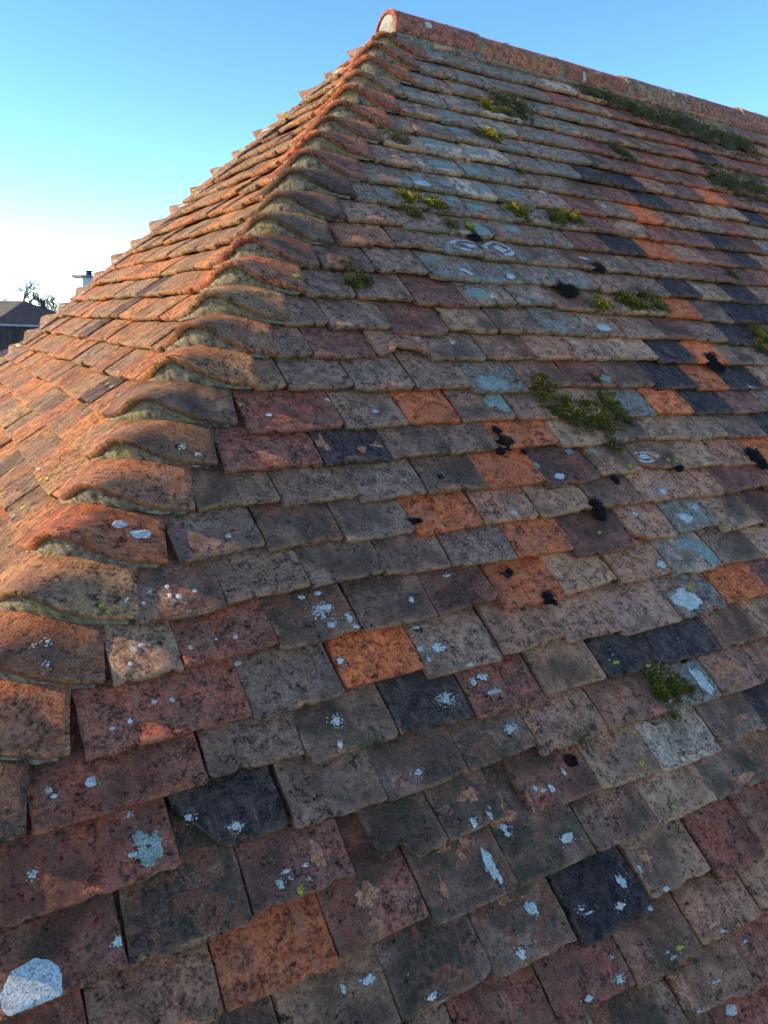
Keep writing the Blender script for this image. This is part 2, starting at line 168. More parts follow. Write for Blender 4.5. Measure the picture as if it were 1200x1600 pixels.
def clay_material():
    m, nt, b = mat('weathered_clay'); k = NB(nt)
    P = k.attr('tpos').outputs['Vector']
    ca_ = k.attr('tcol'); base = ca_.outputs['Color']; grime = ca_.outputs['Alpha']
    mx = k.attr('tmix'); am = k.sep(mx.outputs['Color']); orange, crust, algae = am[0], am[1], am[2]; white = mx.outputs['Alpha']
    nL = k.noise(P, 13, 5, .6, .4)
    nM = k.noise(P, 45, 6, .65, .3)
    nF = k.noise(P, 170, 5, .65)
    nS = k.noise(P, 620, 3, .6)
    def con(n, g): return k.math('MULTIPLY_ADD', k.math('SUBTRACT', n, .5), g, .5, clamp=True)
    te = k.sep(k.attr('tedge').outputs['Color']); ed = te[0]
    def stretch(sc):
        n = nt.nodes.new('ShaderNodeVectorMath'); n.operation = 'MULTIPLY'; nt.links.new(P, n.inputs[0]); n.inputs[1].default_value = sc
        return n.outputs[0]
    n2 = k.noise(P, 19, 5, .62, .6, col=True); n2s = k.sep(n2)
    # clay body: the base wanders between redder, browner and greyer, mottled and speckled
    col = k.mix(k.math('MULTIPLY', con(n2s[0], 4.0), .55), base, k.mix(1.0, base, (1.30, .95, .80), 'MULTIPLY'))
    col = k.mix(k.math('MULTIPLY', con(n2s[1], 4.5), k.math('MULTIPLY', grime, .95)), col, (.145, .100, .074))
    v = k.math('ADD', k.math('MULTIPLY', con(nM, 4.2), 1.05), k.math('MULTIPLY', con(nF, 4.2), 1.05))  # mottle that follows the bump noise, painting shade into its hollows
    v = k.math('ADD', v, .0)
    vc = nt.nodes.new('ShaderNodeCombineColor')
    for q in range(3): nt.links.new(v, vc.inputs[q])
    col = k.mix(1.0, col, vc.outputs[0], 'MULTIPLY')
    # pale mineral film, streaky
    nt_ = k.noise(stretch((58, 17, 30)), 1.0, 6, .72, .4)
    mt = k.math('MULTIPLY', k.step(nt_, .52, .68), con(n2s[2], 4))
    col = k.mix(k.math('MULTIPLY', mt, .55), col, k.mix(con(nS, 2), (.17, .115, .085), (.38, .28, .21)))
    # black weathering
    g1 = k.math('ADD', k.math('MULTIPLY', k.noise(P, 8, 6, .62, .5), .62), k.math('MULTIPLY', nM, .38))
    gt = k.math('MULTIPLY_ADD', grime, -.30, .665)
    mg = k.step(k.math('ADD', g1, k.math('MULTIPLY', k.math('SUBTRACT', nF, .5), .30)), gt, k.math('ADD', gt, .13))
    col = k.mix(k.math('MULTIPLY', mg, .80), col, k.mix(con(nF, 2.4), (.013, .009, .006), (.078, .052, .034)))
    # bare orange clay where the skin has flaked away
    nO = k.noise(P, 22, 4, .6, .8)
    thr = k.math('MULTIPLY_ADD', orange, -.32, .735)
    mo = k.step(k.math('ADD', nO, k.math('MULTIPLY', k.math('SUBTRACT', nF, .5), .10)), thr, k.math('ADD', thr, .05))
    col = k.mix(k.math('MULTIPLY', mo, .75), col, k.mix(con(nF, 2.2), (.10, .036, .018), (.30, .125, .068)))
    # worn arrises: paler, sandy
    me_ = k.math('MULTIPLY', ed, k.step(k.math('ADD', nM, k.math('MULTIPLY', nF, .3)), .52, .72))
    col = k.mix(k.math('MULTIPLY', me_, .75), col, k.mix(.5, k.mix(1.0, base, (1.5, 1.4, 1.2), 'MULTIPLY'), (.26, .18, .11)))
    # dark pits and sandy specks
    sp = k.step(nS, .575, .66)
    col = k.mix(k.math('MULTIPLY', sp, .62), col, (.018, .015, .013))
    sp2 = k.step(k.noise(P, 480, 3, .6), .585, .68)
    col = k.mix(k.math('MULTIPLY', sp2, .38), col, (.36, .28, .21))
    col = k.mix(1.0, col, (3.15, 2.26, 1.44), 'MULTIPLY')
    # dark run-off streaks down the slope, laminar cracks near the lower edge
    rs = k.math('MULTIPLY', k.step(k.noise(stretch((75, 9, 30)), 1.0, 5, .65, .2), .56, .68), k.math('MULTIPLY', con(n2s[2], 4), k.math('MULTIPLY_ADD', grime, .8, .2)))
    col = k.mix(k.math('MULTIPLY', rs, .6), col, (.022, .016, .013))
    ckn = k.noise(stretch((13, 48, 30)), 1.0, 4, .6, 1.2)
    ck = k.math('MULTIPLY', k.step(k.math('ABSOLUTE', k.math('SUBTRACT', ckn, .5)), .022, .004), k.math('MULTIPLY', k.step(te[1], .55, .10), k.step(nL, .54, .62)))
    col = k.mix(k.math('MULTIPLY', ck, .7), col, (.012, .009, .008))
    # crustose grey green lichen
    nC = k.noise(P, 26, 5, .62, 1.0)
    ct = k.math('MULTIPLY_ADD', crust, -.33, .79)
    mc = k.math('MULTIPLY', k.step(k.math('ADD', nC, k.math('MULTIPLY', k.math('SUBTRACT', nF, .5), .30)), ct, k.math('ADD', ct, .06)), .85)
    col = k.mix(mc, col, k.mix(con(k.noise(P, 75, 5, .7), 3), (.32, .25, .135), (.82, .67, .40)))
    # green algae
    nA = k.noise(P, 16, 5, .65, .2)
    at = k.math('MULTIPLY_ADD', algae, -.3, .69)
    ma = k.math('MULTIPLY', k.step(k.math('ADD', nA, k.math('MULTIPLY', k.math('SUBTRACT', nF, .5), .5)), at, k.math('ADD', at, .18)), .7)
    col = k.mix(ma, col, k.mix(con(nF, 2.5), (.05, .048, .012), (.19, .175, .05)))
    # small pale lichen dots
    pd = nt.nodes.new('ShaderNodeVectorMath'); pd.operation = 'MULTIPLY_ADD'
    nt.links.new(k.noise(P, 150, 3, .6, col=True), pd.inputs[0]); pd.inputs[1].default_value = (.010, .010, .010); nt.links.new(P, pd.inputs[2])
    PD = pd.outputs[0]
    cell = k.sep(k.vor(PD, 120, 'F1', 'Color'))
    d = k.vor(PD, 120, 'F1', 'Distance')
    gth = k.math('MULTIPLY_ADD', white, -.20, 1.06)
    gate = k.step(k.math('ADD', k.math('MULTIPLY', con(k.noise(P, 15, 3), 3), .5), k.math('MULTIPLY', cell[0], .55)), gth, k.math('ADD', gth, .02))
    mw = k.math('MULTIPLY', gate, k.step(d, k.math('MULTIPLY_ADD', cell[1], .36, .12), k.math('MULTIPLY_ADD', cell[1], .30, .06)))
    col = k.mix(k.math('MULTIPLY', mw, .9), col, k.mix(cell[2], (.48, .42, .24), (.76, .68, .38)))
    nt.links.new(col, b.inputs['Base Color'])
    h = k.math('ADD', k.math('MULTIPLY', nM, 1.0), k.math('MULTIPLY', nF, .55))
    h = k.math('ADD', h, k.math('MULTIPLY', nS, .16))
    h = k.math('ADD', h, k.math('MULTIPLY', mo, -.30))
    h = k.math('ADD', h, k.math('MULTIPLY', mc, .25))
    crk = k.noise(P, 20, 3, .5, 1.5)
    cr = k.math('MULTIPLY', k.step(k.math('ABSOLUTE', k.math('SUBTRACT', crk, .5)), .012, .0), k.step(nL, .52, .6))
    h = k.math('ADD', h, k.math('MULTIPLY', cr, -.6))
    h = k.math('ADD', h, k.math('MULTIPLY', ck, -.8))
    nt.links.new(k.bump(k.math('ADD', k.math('MULTIPLY', nS, .5), nF), .0036, 1.0, k.bump(h, .0085, 1.0)), b.inputs['Normal'])
    b.inputs['Specular IOR Level'].default_value = .22
    b.inputs['Roughness'].default_value = .86
    return m
CLAY = clay_material()

def lichen_material(name, c0, c1, scale=260):
    m, nt, b = mat(name); k = NB(nt)
    P = k.attr('tpos').outputs['Vector']
    n = k.noise(P, scale, 4, .65); n2 = k.noise(P, 60, 4, .6)
    c = k.mix(k.step(k.math('ADD', k.math('MULTIPLY', n, .6), k.math('MULTIPLY', n2, .4)), .38, .62), c0, c1)
    c = k.mix(k.step(k.noise(P, 380, 3), .56, .64), c, tuple(x * .40 for x in c0))
    nt.links.new(c, b.inputs['Base Color'])
    nt.links.new(k.bump(k.math('ADD', n, n2), .0015, .8), b.inputs['Normal'])
    return m
LICHEN = {
    'w': lichen_material('white_lichen', (.48, .40, .24), (.82, .69, .43)),
    'b': lichen_material('blue_white_lichen', (.44, .38, .25), (.76, .66, .45)),
    'g': lichen_material('grey_green_lichen', (.22, .20, .11), (.46, .42, .24)),
    'y': lichen_material('yellow_lichen', (.42, .30, .02), (.62, .50, .05)),
    'o': lichen_material('bare_clay', (.30, .10, .032), (.80, .27, .095), 110),
    'k': lichen_material('dark_lichen', (.012, .014, .012), (.05, .055, .045)),
}
LICHEN['s'] = LICHEN['w']; LICHEN['r'] = LICHEN['b']
LNAME = {'w': 'lichen_splash', 's': 'lichen_speckles', 'b': 'lichen_patch', 'r': 'lichen_ring', 'g': 'lichen_crust', 'y': 'yellow_lichen', 'o': 'bare_clay_scar', 'k': 'dark_lichen'}

def mortar_material():
    m, nt, b = mat('mossy_mortar'); k = NB(nt)
    P = k.attr('tpos').outputs['Vector']
    n = k.noise(P, 90, 6, .7); n2 = k.noise(P, 22, 4, .6); n3 = k.noise(P, 380, 3, .6)
    c = k.mix(k.step(n, .3, .7), (.11, .08, .045), (.46, .38, .21))
    c = k.mix(k.math('MULTIPLY', k.step(n2, .5, .62), .7), c, k.mix(n, (.16, .13, .035), (.50, .41, .12)))
    c = k.mix(k.math('MULTIPLY', k.step(k.noise(P, 35, 4, .6), .55, .66), .8), c, (.032, .035, .02))
    c = k.mix(k.step(n3, .66, .72), c, (.45, .44, .38))
    nt.links.new(c, b.inputs['Base Color'])
    nt.links.new(k.bump(k.math('ADD', n, k.math('MULTIPLY', n3, .5)), .008, 1.0), b.inputs['Normal'])
    return m
MORTAR = mortar_material()

def moss_material(name, rough=.95):
    m, nt, b = mat(name); k = NB(nt)
    a = k.attr('tcol').outputs['Color']
    nt.links.new(a, b.inputs['Base Color']); b.inputs['Roughness'].default_value = rough
    b.inputs['Specular IOR Level'].default_value = .15
    return m
MOSSMAT = moss_material('moss')

def plain(name, c, c2=None, scale=3.0, rough=.9, bump=0.0, wave=None):
    m, nt, b = mat(name); k = NB(nt)
    tc = nt.nodes.new('ShaderNodeTexCoord').outputs['Object']
    c2 = c2 or tuple(x * .7 for x in c)
    n = k.noise(tc, scale, 5, .6)
    col = k.mix(k.step(n, .35, .65), c, c2)
    if wave:
        w = nt.nodes.new('ShaderNodeTexBrick'); nt.links.new(tc, w.inputs['Vector'])
        w.inputs['Scale'].default_value = wave; w.inputs['Mortar Size'].default_value = .03
        w.inputs['Color1'].default_value = (1, 1, 1, 1); w.inputs['Color2'].default_value = (.6, .6, .6, 1); w.inputs['Mortar'].default_value = (.35, .35, .35, 1)
        col = k.mix(1.0, col, w.outputs['Color'], 'MULTIPLY')
    nt.links.new(col, b.inputs['Base Color']); b.inputs['Roughness'].default_value = rough
    if bump: nt.links.new(k.bump(k.noise(tc, scale * 8, 4), bump), b.inputs['Normal'])
    return m

# ------------------------------------------------------------------ object helpers
def new_mesh(name, V, F, material, attrs=None, smooth=True):
    me = bpy.data.meshes.new(name)
    me.from_pydata([tuple(map(float, p)) for p in V], [], F)
    if smooth: me.polygons.foreach_set('use_smooth', [True] * len(me.polygons))
    for an, (kind, arr) in (attrs or {}).items():
        a = me.attributes.new(an, kind, 'POINT')
        a.data.foreach_set('vector' if kind == 'FLOAT_VECTOR' else 'color', np.asarray(arr, np.float32).ravel())
    me.materials.append(material); me.update()
    return me
def link(name, me, parent=None):
    o = bpy.data.objects.new(name, me); COL.objects.link(o)
    if parent is not None: o.parent = parent
    return o
def tag(o, label=None, cat=None, group=None, kind=None):
    if label: o['label'] = label
    if cat: o['category'] = cat
    if group: o['group'] = group
    if kind: o['kind'] = kind
    return o
ORD = ['zeroth', 'first', 'second', 'third', 'fourth', 'fifth', 'sixth', 'seventh', 'eighth', 'ninth', 'tenth', 'eleventh', 'twelfth', 'thirteenth', 'fourteenth', 'fifteenth', 'sixteenth', 'seventeenth', 'eighteenth', 'nineteenth', 'twentieth'] + ['twenty-' + s for s in ('first', 'second', 'third', 'fourth', 'fifth', 'sixth', 'seventh', 'eighth', 'ninth')] + ['thirtieth', 'thirty-first', 'thirty-second']

class Frame:
    """a roof slope: u along the course, v up the slope, n outwards"""
    def __init__(s, left):
        s.left = left
        if left:
            s.u = np.array([0, -1, 0.]); s.v = np.array([CA, 0, SA]); s.n = np.array([-SA, 0, CA])
        else:
            s.u = np.array([1, 0, 0.]); s.v = np.array([0, CA, SA]); s.n = np.array([0, -SA, CA])
    def origin(s, x, D):
        if s.left:   # mirror in the vertical plane through the hip
            return np.array([-D * CA + HIPC, x - HIPC, -D * SA])
        return np.array([x, -D * CA, -D * SA])
    def matrix(s, O, rot=0.0):
        c_, s_ = math.cos(rot), math.sin(rot)
        u = c_ * s.u + s_ * s.v; v = -s_ * s.u + c_ * s.v
        m = Matrix.Identity(4)
        for i in range(3): m[i][0] = u[i]; m[i][1] = v[i]; m[i][2] = s.n[i]; m[i][3] = O[i]
        return m
FR, LF = Frame(False), Frame(True)

# ------------------------------------------------------------------ plain tiles
PAL = {  # base colour, grime, bare clay, crust, algae, white dots
    'G': ((.225, .155, .116), .54, .26, .14, .14, .25), 'D': ((.250, .165, .122), .70, .55, .14, .44, .42),
    'B': ((.310, .172, .112), .56, .38, .14, .12, .22), 'R': ((.240, .084, .052), .62, .26, .06, .08, .22),
    'O': ((.470, .130, .042), .26, .20, .04, .06, .08), 'P': ((.190, .078, .058), .58, .18, .06, .06, .22),
    'S': ((.026, .025, .027), .20, .00, .03, .00, .34), 'L': ((.270, .185, .135), .36, .14, .93, .14, .28),
    'T': ((.330, .215, .135), .54, .25, .16, .14, .20), 'W': ((.360, .310, .250), .46, .10, .62, .06, .36),
    'Q': ((.330, .205, .150), .54, .28, .30, .14, .28),
    'F': ((.175, .098, .042), .50, .22, .24, .05, .15), 'E': ((.138, .106, .058), .50, .40, .38, .05, .2),
    'H': ((.120, .102, .070), .52, .20, .55, .08, .25), 'Y': ((.170, .082, .036), .48, .30, .16, .05, .15),
}
CNAME = {'G': 'grey brown', 'D': 'blackened brown', 'B': 'pinkish brown', 'R': 'maroon red', 'O': 'bright orange', 'P': 'dark purple red', 'S': 'blue black', 'L': 'grey green lichened', 'T': 'buff tan', 'W': 'pale grey', 'Q': 'mottled pinkish grey', 'F': 'sunlit orange', 'E': 'sunlit tan', 'H': 'sunlit greyish', 'Y': 'sunlit red orange'}

TILT = (TH + .0056) / GAUGE
def tile_surface(u, v, w, seed, coarse=False):
    """height of the tile's top above the slope's reference plane"""
    z = -v * TILT
    r = random.Random(seed)
    cam_ = r.uniform(-.001, .0028); cl = r.uniform(.0, .0022)
    z = z + cam_ * (1 - (2 * u / w - 1) ** 2) + cl * np.sin(np.clip(v / .11, 0, 1) * math.pi)
    tw = r.uniform(-.0022, .0022); z = z + tw * (2 * u / w - 1)
    if not coarse:
        z = z + .0012 * fbm(u * 26, v * 26, seed * 1.37, 4)
        st = fbm(u * 14 + 5, v * 22, seed * .77, 4)
        q = st * 5; f = np.floor(q); t = np.clip((q - f) * 6 - 2.5, 0, 1)
        z = z + .0009 * (f + t) * .5
    return z

def tile_geom(w, code, seed, res, cut=None, notch=None, hole=None, length=.205):
    r = random.Random(seed * 31 + 7)
    nu = max(5, int(round(w / .16 * res))); nvv = max(4, int(res * .8)); 
    bev = .0021
    us = np.concatenate([[0, .0009, bev], np.linspace(bev, w - bev, nu + 1)[1:-1], [w - bev, w - .0009, w]])
    vs = np.concatenate([[0, .0009, bev], np.linspace(bev, .118, nvv + 1)[1:], [.16, length]])
    U, Vv = np.meshgrid(us, vs)                     # rows = v
    # outline wear
    def edge(t, s, amp):
        return amp * .62 * fbm(t * 34, s, seed * .31, 3) + amp * .38 * fbm(t * 130, s + 3.3, seed * .53, 3)
    el = edge(Vv, 1.7, .0024); er = edge(Vv, 9.3, .0024); eb = edge(U, 4.1, .0030)
    cr1, cr2 = r.choice([.003, .004, .006, .012]), r.choice([.003, .004, .006, .012])
    eb = eb + cr1 * .6 * np.clip(1 - U / cr1, 0, 1) ** 2 + cr2 * .6 * np.clip(1 - (w - U) / cr2, 0, 1) ** 2
    for _ in range(r.choice([0, 1, 1, 2, 3])):      # chipped lower edge
        c0 = r.uniform(0, w); wd = r.uniform(.006, .02); am = r.uniform(.002, .006)
        eb = eb + am * np.clip(1.3 - np.abs(U - c0) / wd, 0, 1) * (1 + .4 * vn(U * 300, 3.1, seed))
    if notch:
        for (c0, wd, am) in notch:
            k_ = np.clip(1.35 - np.abs(U - c0) / wd, 0, 1)
            eb = eb + am * np.minimum(k_ * 1.6, 1) * (1 + .22 * fbm(U * 90, 2.2, seed, 3))
    if res < 16: el, er, eb = el * .45, er * .45, eb * .5
    U2 = U + el * (1 - U / w) + er * (U / w)
    V2 = Vv + eb * np.clip(1 - Vv / .075, 0, 1) 
    Z = tile_surface(U, Vv, w, seed)
    if cut:
        Vc = np.maximum(V2, cut[1] * (1 - U / cut[0]) * (1 + .1 * fbm(U * 80, 7.7, seed, 3)))
        Z = Z - (Vc - V2) * TILT; V2 = Vc
    e = np.minimum(np.minimum(U, w - U), Vv)
    Z = Z - (.0016 + .0010 * fbm(U * 60, Vv * 60, seed * .9, 2)) * np.clip(1 - e / (bev * 1.05), 0, 1) ** 2
    rows, cols = U.shape
    V = np.stack([U2, V2, Z], -1).reshape(-1, 3)
    T = np.stack([U, Vv, 0 * U], -1).reshape(-1, 3)
    idx = np.arange(rows * cols).reshape(rows, cols)
    F = []
    kill = np.zeros((rows, cols), bool)
    if hole:
        hu, hv, hr, hs = hole
        d = np.hypot((U - hu), (Vv - hv) / hs) + .0015 * vn(U * 250, Vv * 250, seed)
        cell = w / nu * 1.5
        near = (d >= hr) & (d < hr + cell)
        k_ = np.where(near, hr / np.maximum(d, 1e-6), 1.0)
        Vg = V.reshape(rows, cols, 3)
        Vg[..., 0] = np.where(near, hu + (U2 - hu) * k_, Vg[..., 0]); Vg[..., 1] = np.where(near, hv + (V2 - hv) * k_, Vg[..., 1])
        V = Vg.reshape(-1, 3)
        kill = d < hr + cell * .999
    for j in range(rows - 1):
        for i in range(cols - 1):
            if kill[j, i] and kill[j, i + 1] and kill[j + 1, i] and kill[j + 1, i + 1] and hole: continue
            F.append((idx[j, i], idx[j, i + 1], idx[j + 1, i + 1], idx[j + 1, i]))
    # sides: left (top to bottom), bottom, right
    loop = [idx[j, 0] for j in range(rows - 1, -1, -1)] + [idx[0, i] for i in range(1, cols)] + [idx[j, cols - 1] for j in range(1, rows)]
    loop = np.array(loop)
    n0 = len(V); L = len(loop)
    ring1 = V[loop].copy(); ring2 = V[loop].copy()
    nz = fbm(ring1[:, 0] * 70, ring1[:, 1] * 70, seed * 1.1, 3)
    ring1[:, 2] -= TH * .55; ring1[:, 1] += np.where(np.abs(T[loop][:, 1]) < 1e-6, .0012 * nz - .0006, 0)
    ring2[:, 2] -= TH * (1 + .05 * nz); ring2[:, 1] += np.where(np.abs(T[loop][:, 1]) < 1e-6, .0022 + .0015 * nz, 0)
    V = np.concatenate([V, ring1, ring2])
    T1 = T[loop].copy(); T1[:, 2] -= TH * .55; T2 = T[loop].copy(); T2[:, 2] -= TH
    T = np.concatenate([T, T1, T2])
    for a in range(L - 1):
        F.append((loop[a + 1], loop[a], n0 + a, n0 + a + 1))
        F.append((n0 + a + 1, n0 + a, n0 + L + a, n0 + L + a + 1))
    if hole:
        # wall of the hole
        pass
    T = T + np.array([(seed * 1.618) % 17, (seed * .733) % 13, (seed * 2.237) % 29])
    E = np.exp(-(np.minimum(np.minimum(U, w - U) + .0012, Vv) / .0045)).reshape(-1)
    E = np.concatenate([E, np.full(L, .9), np.full(L, .35)])
    return V, [tuple(int(q) for q in f) for f in F], np.column_stack([T, E, np.concatenate([Vv.reshape(-1), np.full(2 * L, 1.0)])])

def tile_attrs(n, code, seed, T, low=0.0):
    c, gr, og, cr, al, wh = PAL[code]
    r = random.Random(seed * 17 + 3)
    f = r.uniform(.82, 1.2); hs = r.uniform(-.08, .08)
    col = np.array([c[0] * f * (1 + hs), c[1] * f, c[2] * f * (1 - hs), np.clip(gr + r.uniform(-.18, .18), 0, 1)])
    mixv = np.array([np.clip(og + r.uniform(-.15, .25), 0, 1), np.clip(cr + r.uniform(-.12, .15), 0, 1.2), np.clip(al + low + r.uniform(-.1, .15), 0, 1), np.clip(wh + low * .5 + r.uniform(-.2, .25), 0, 1)])
    return {'tcol': ('FLOAT_COLOR', np.tile(col, (n, 1))), 'tmix': ('FLOAT_COLOR', np.tile(mixv, (n, 1))), 'tpos': ('FLOAT_VECTOR', T[:, :3]), 'tedge': ('FLOAT_COLOR', np.column_stack([T[:, 3], T[:, 4] * 8, 0 * T[:, 3], np.ones(len(T))]))}

# lichen on a tile: irregular thin patches that follow the tile's surface
def splat_geom(items, surf, seed, lim=None):
    """items: (u, v, ru, rv, kind); surf(u, v) -> height; returns V, F, T"""
    r = random.Random(seed); V = []; F = []
    def blob(cu, cv, ru, rv, rag, nseg, inner=0.0, lift=.0007):
        rings = [1.0, .72, .4] if inner == 0 else [1.0, (1 + inner) / 2, inner]
        b0 = len(V); ph = r.uniform(0, 100)
        for q, k_ in enumerate(rings):
            for a in range(nseg):
                t = 2 * math.pi * a / nseg
                rr = k_ * (1 + rag * float(fbm(math.cos(t) * 1.7 + ph, math.sin(t) * 1.7, ph, 4)) * 1.6) if rag else k_
                V.append((cu + ru * rr * math.cos(t), cv + rv * rr * math.sin(t), lift if q else .0001))
        for q in range(2):
            for a in range(nseg):
                a2 = (a + 1) % nseg
                if inner and float(vn(a * .22 + ph, 4.4, ph)) > .12: continue
                F.append((b0 + q * nseg + a, b0 + q * nseg + a2, b0 + (q + 1) * nseg + a2, b0 + (q + 1) * nseg + a))
        if inner == 0:
            V.append((cu, cv, lift)); c_ = len(V) - 1
            for a in range(nseg): F.append((b0 + 2 * nseg + a, b0 + 2 * nseg + (a + 1) % nseg, c_))
    for (cu, cv, ru, rv, kd) in items:
        big = max(ru, rv)
        if kd in 'sy':
            for _ in range(int((26 if kd == 's' else 40) + big * 3200)):
                t = r.uniform(0, 6.283); q = abs(r.gauss(0, .45))
                s_ = r.uniform(.0006, .0019) * (1.5 - min(q, 1.2))
                blob(cu + ru * q * math.cos(t), cv + rv * q * math.sin(t), s_, s_ * r.uniform(.7, 1.3), .55, 9)
        elif kd == 'g':
            for _ in range(int(10 + big * 700)):
                t = r.uniform(0, 6.283); q = r.random() ** .5 * .8
                s_ = r.uniform(.12, .30) * big
                blob(cu + ru * q * math.cos(t), cv + rv * q * math.sin(t), s_, s_ * min(1, rv / ru * 1.3), .7, 20)
        elif kd == 'b':
            blob(cu, cv, ru, rv, .12 if big > .02 else .4, 150 if big > .02 else 26, lift=.0008)
        elif kd == 'r':
            blob(cu, cv, ru, rv, .3, 40, inner=.74)
            blob(cu, cv, ru * .35, rv * .4, .6, 16)
        elif kd == 'w':
            nb = 10 + int(big * 900)
            for _ in range(nb):
                t = r.uniform(0, 6.283); q = min(1.1, abs(r.gauss(0, .42)))
                s_ = r.uniform(.16, .48) * (1.15 - .6 * q)
                blob(cu + ru * q * math.cos(t), cv + rv * q * math.sin(t), max(.0006, ru * s_), max(.0006, rv * s_ * 1.15), 1.0, 22)
            for _ in range(8):
                t = r.uniform(0, 6.283); q = r.uniform(.9, 2.0)
                s_ = r.uniform(.0005, .0014)
                blob(cu + ru * q * math.cos(t), cv + rv * q * math.sin(t), s_, s_, .5, 8)
        else:
            blob(cu, cv, ru, rv, 1.0, 40, lift=.0004)
    V = np.array(V)
    if lim is not None:                  # keep the patch on its tile
        V[:, 0] = np.clip(V[:, 0], .0015, lim - .0015); V[:, 1] = np.maximum(V[:, 1], .002)
    Zs = surf(V[:, 0], V[:, 1])
    out = np.stack([V[:, 0], V[:, 1], Zs + V[:, 2] + .0004 + .0009 * np.random.RandomState(seed % 9999).rand()], -1)
    return out, F, V + np.array([seed % 7, seed % 5, seed % 11])

# ------------------------------------------------------------------ collect every plain tile
tiles = []      # dicts
for line in FRONT.strip().split('\n'):
    n, rest = line.split(':'); n = int(n)
    for i, t in enumerate(rest.split(';')):
        code = t[-1]; x0, x1, dl, dr = [float(q) / 1000 for q in t[:-1].split(',')]
        if (n, i) == (0, 1): x0 = -1.128
        tiles.append(dict(fr=FR, n=n, i=i, x0=x0, x1=x1, dl=dl, dr=dr, code=code, sp=[]))
for s in SPLATS.split('|'):
    f = s[:-1].split(','); n, i = int(f[0]), int(f[1]); u, v, ru, rv = [float(q) / 1000 for q in f[2:]]
    for t in tiles:
        if t['n'] == n and t['i'] == i: t['sp'].append((u, v, ru, rv, s[-1]))
SPECIAL = {(10, 2): dict(notch=[(.095, .035, .022), (.05, .02, .012)]), (-1, 4): dict(notch=[(.028, .024, .030)]),
           (4, 7): dict(cut=(.05, .018)), (2, 4): dict(notch=[(.145, .03, .012)]), (8, 2): dict(notch=[(.02, .05, .005), (.1, .03, .004)]),
           (6, 7): dict(cut=(.06, .024)), (4, 4): dict(), (-1, 6): dict(hole=(.136, .066, .016, .85)), (1, 4): dict(hole=(.0655, .026, .003, 1.0)),
           (11, 3): dict(notch=[(.02, .03, .008)]), (0, 1): dict(cut=(.062, .085))}
LCODES = 'FFHEEYHFEYEHFFEYEHFEFHYESEH'
lr = random.Random(23)
for n in range(-5, 28):
    D = D0 - n * GAUGE
    xh = -D * CA + HIPC                           # hip position in mirrored front coordinates
    xe = YR + (YR + D * CA) * 1.06 + HIPC                 # far hip, mirrored coordinates (y = x - HIPC)
    x = xh + .19 + lr.choice([0, .03, .05, -.02]); i = 0
    w0 = lr.choice([.08, .16, .12, .155])
    while x < xe - .02:
        w = w0 if i == 0 else .162 + lr.uniform(-.008, .006)
        x1 = min(x + w, xe - .01)
        if x1 - x > .03:
            dv = lr.gauss(0, .003)
            code = lr.choice(LCODES)
            if n > 17 and lr.random() < .5: code = 'H'
            sp_ = []
            for q_ in range(lr.choice([0, 0, 0, 1, 1, 2])):
                sp_.append((lr.uniform(.01, x1 - x - .01), lr.uniform(.005, .07), lr.uniform(.004, .012), lr.uniform(.003, .012), lr.choice('yywsg')))
            tiles.append(dict(fr=LF, n=n, i=i, x0=x, x1=x1 - .003, dl=dv + lr.gauss(0, .0016), dr=dv + lr.gauss(0, .0016), code=code, sp=sp_))
        x = x1 + .001; i += 1
for q, t in enumerate(tiles):
    t['seed'] = q * 7 + 13
    D = D0 - t['n'] * GAUGE
    fr = t['fr']
    w = t['x1'] - t['x0']; t['w'] = w
    if fr.left: t['O'] = fr.origin(t['x1'], D + t['dr'])
    else: t['O'] = fr.origin(t['x0'], D + t['dl'])
    # small individual lift and turn
    r = random.Random(t['seed'] + 99)
    t['O'] = t['O'] + fr.n * (r.uniform(-.001, .0028) if not fr.left else r.uniform(-.001, .005))
    t['rot'] = -(t['dr'] - t['dl']) / w if not fr.left else (t['dr'] - t['dl']) / w
    cs = np.array([t['O'] + fr.u * a + fr.v * b_ for a, b_ in ((0, 0), (w, 0), (w, GAUGE), (0, GAUGE))])
    px, py, pz = project(cs)
    t['px'], t['py'], t['z'] = px.mean(), py.mean(), pz.min()
    A = 0.5 * abs(sum(px[k] * py[(k + 1) % 4] - px[(k + 1) % 4] * py[k] for k in range(4)))
    vis = pz.min() > .15 and px.max() > 4 and px.min() < 1196 and py.max() > 4 and py.min() < 1596
    cx0, cx1 = max(0, px.min()), min(1200, px.max()); cy0, cy1 = max(0, py.min()), min(1600, py.max())
    fracv = max(0, cx1 - cx0) * max(0, cy1 - cy0) / max(1e-6, (px.max() - px.min()) * (py.max() - py.min()))
    t['area'] = A * fracv if vis else 0
    t['wpx'] = math.hypot(px[1] - px[0], py[1] - py[0]) if pz.min() > .15 else 300
    t['vis'] = vis and fracv > .03
order = sorted(tiles, key=lambda t: -t['area'])
for k_, t in enumerate(order): t['single'] = k_ < 300 and t['vis']

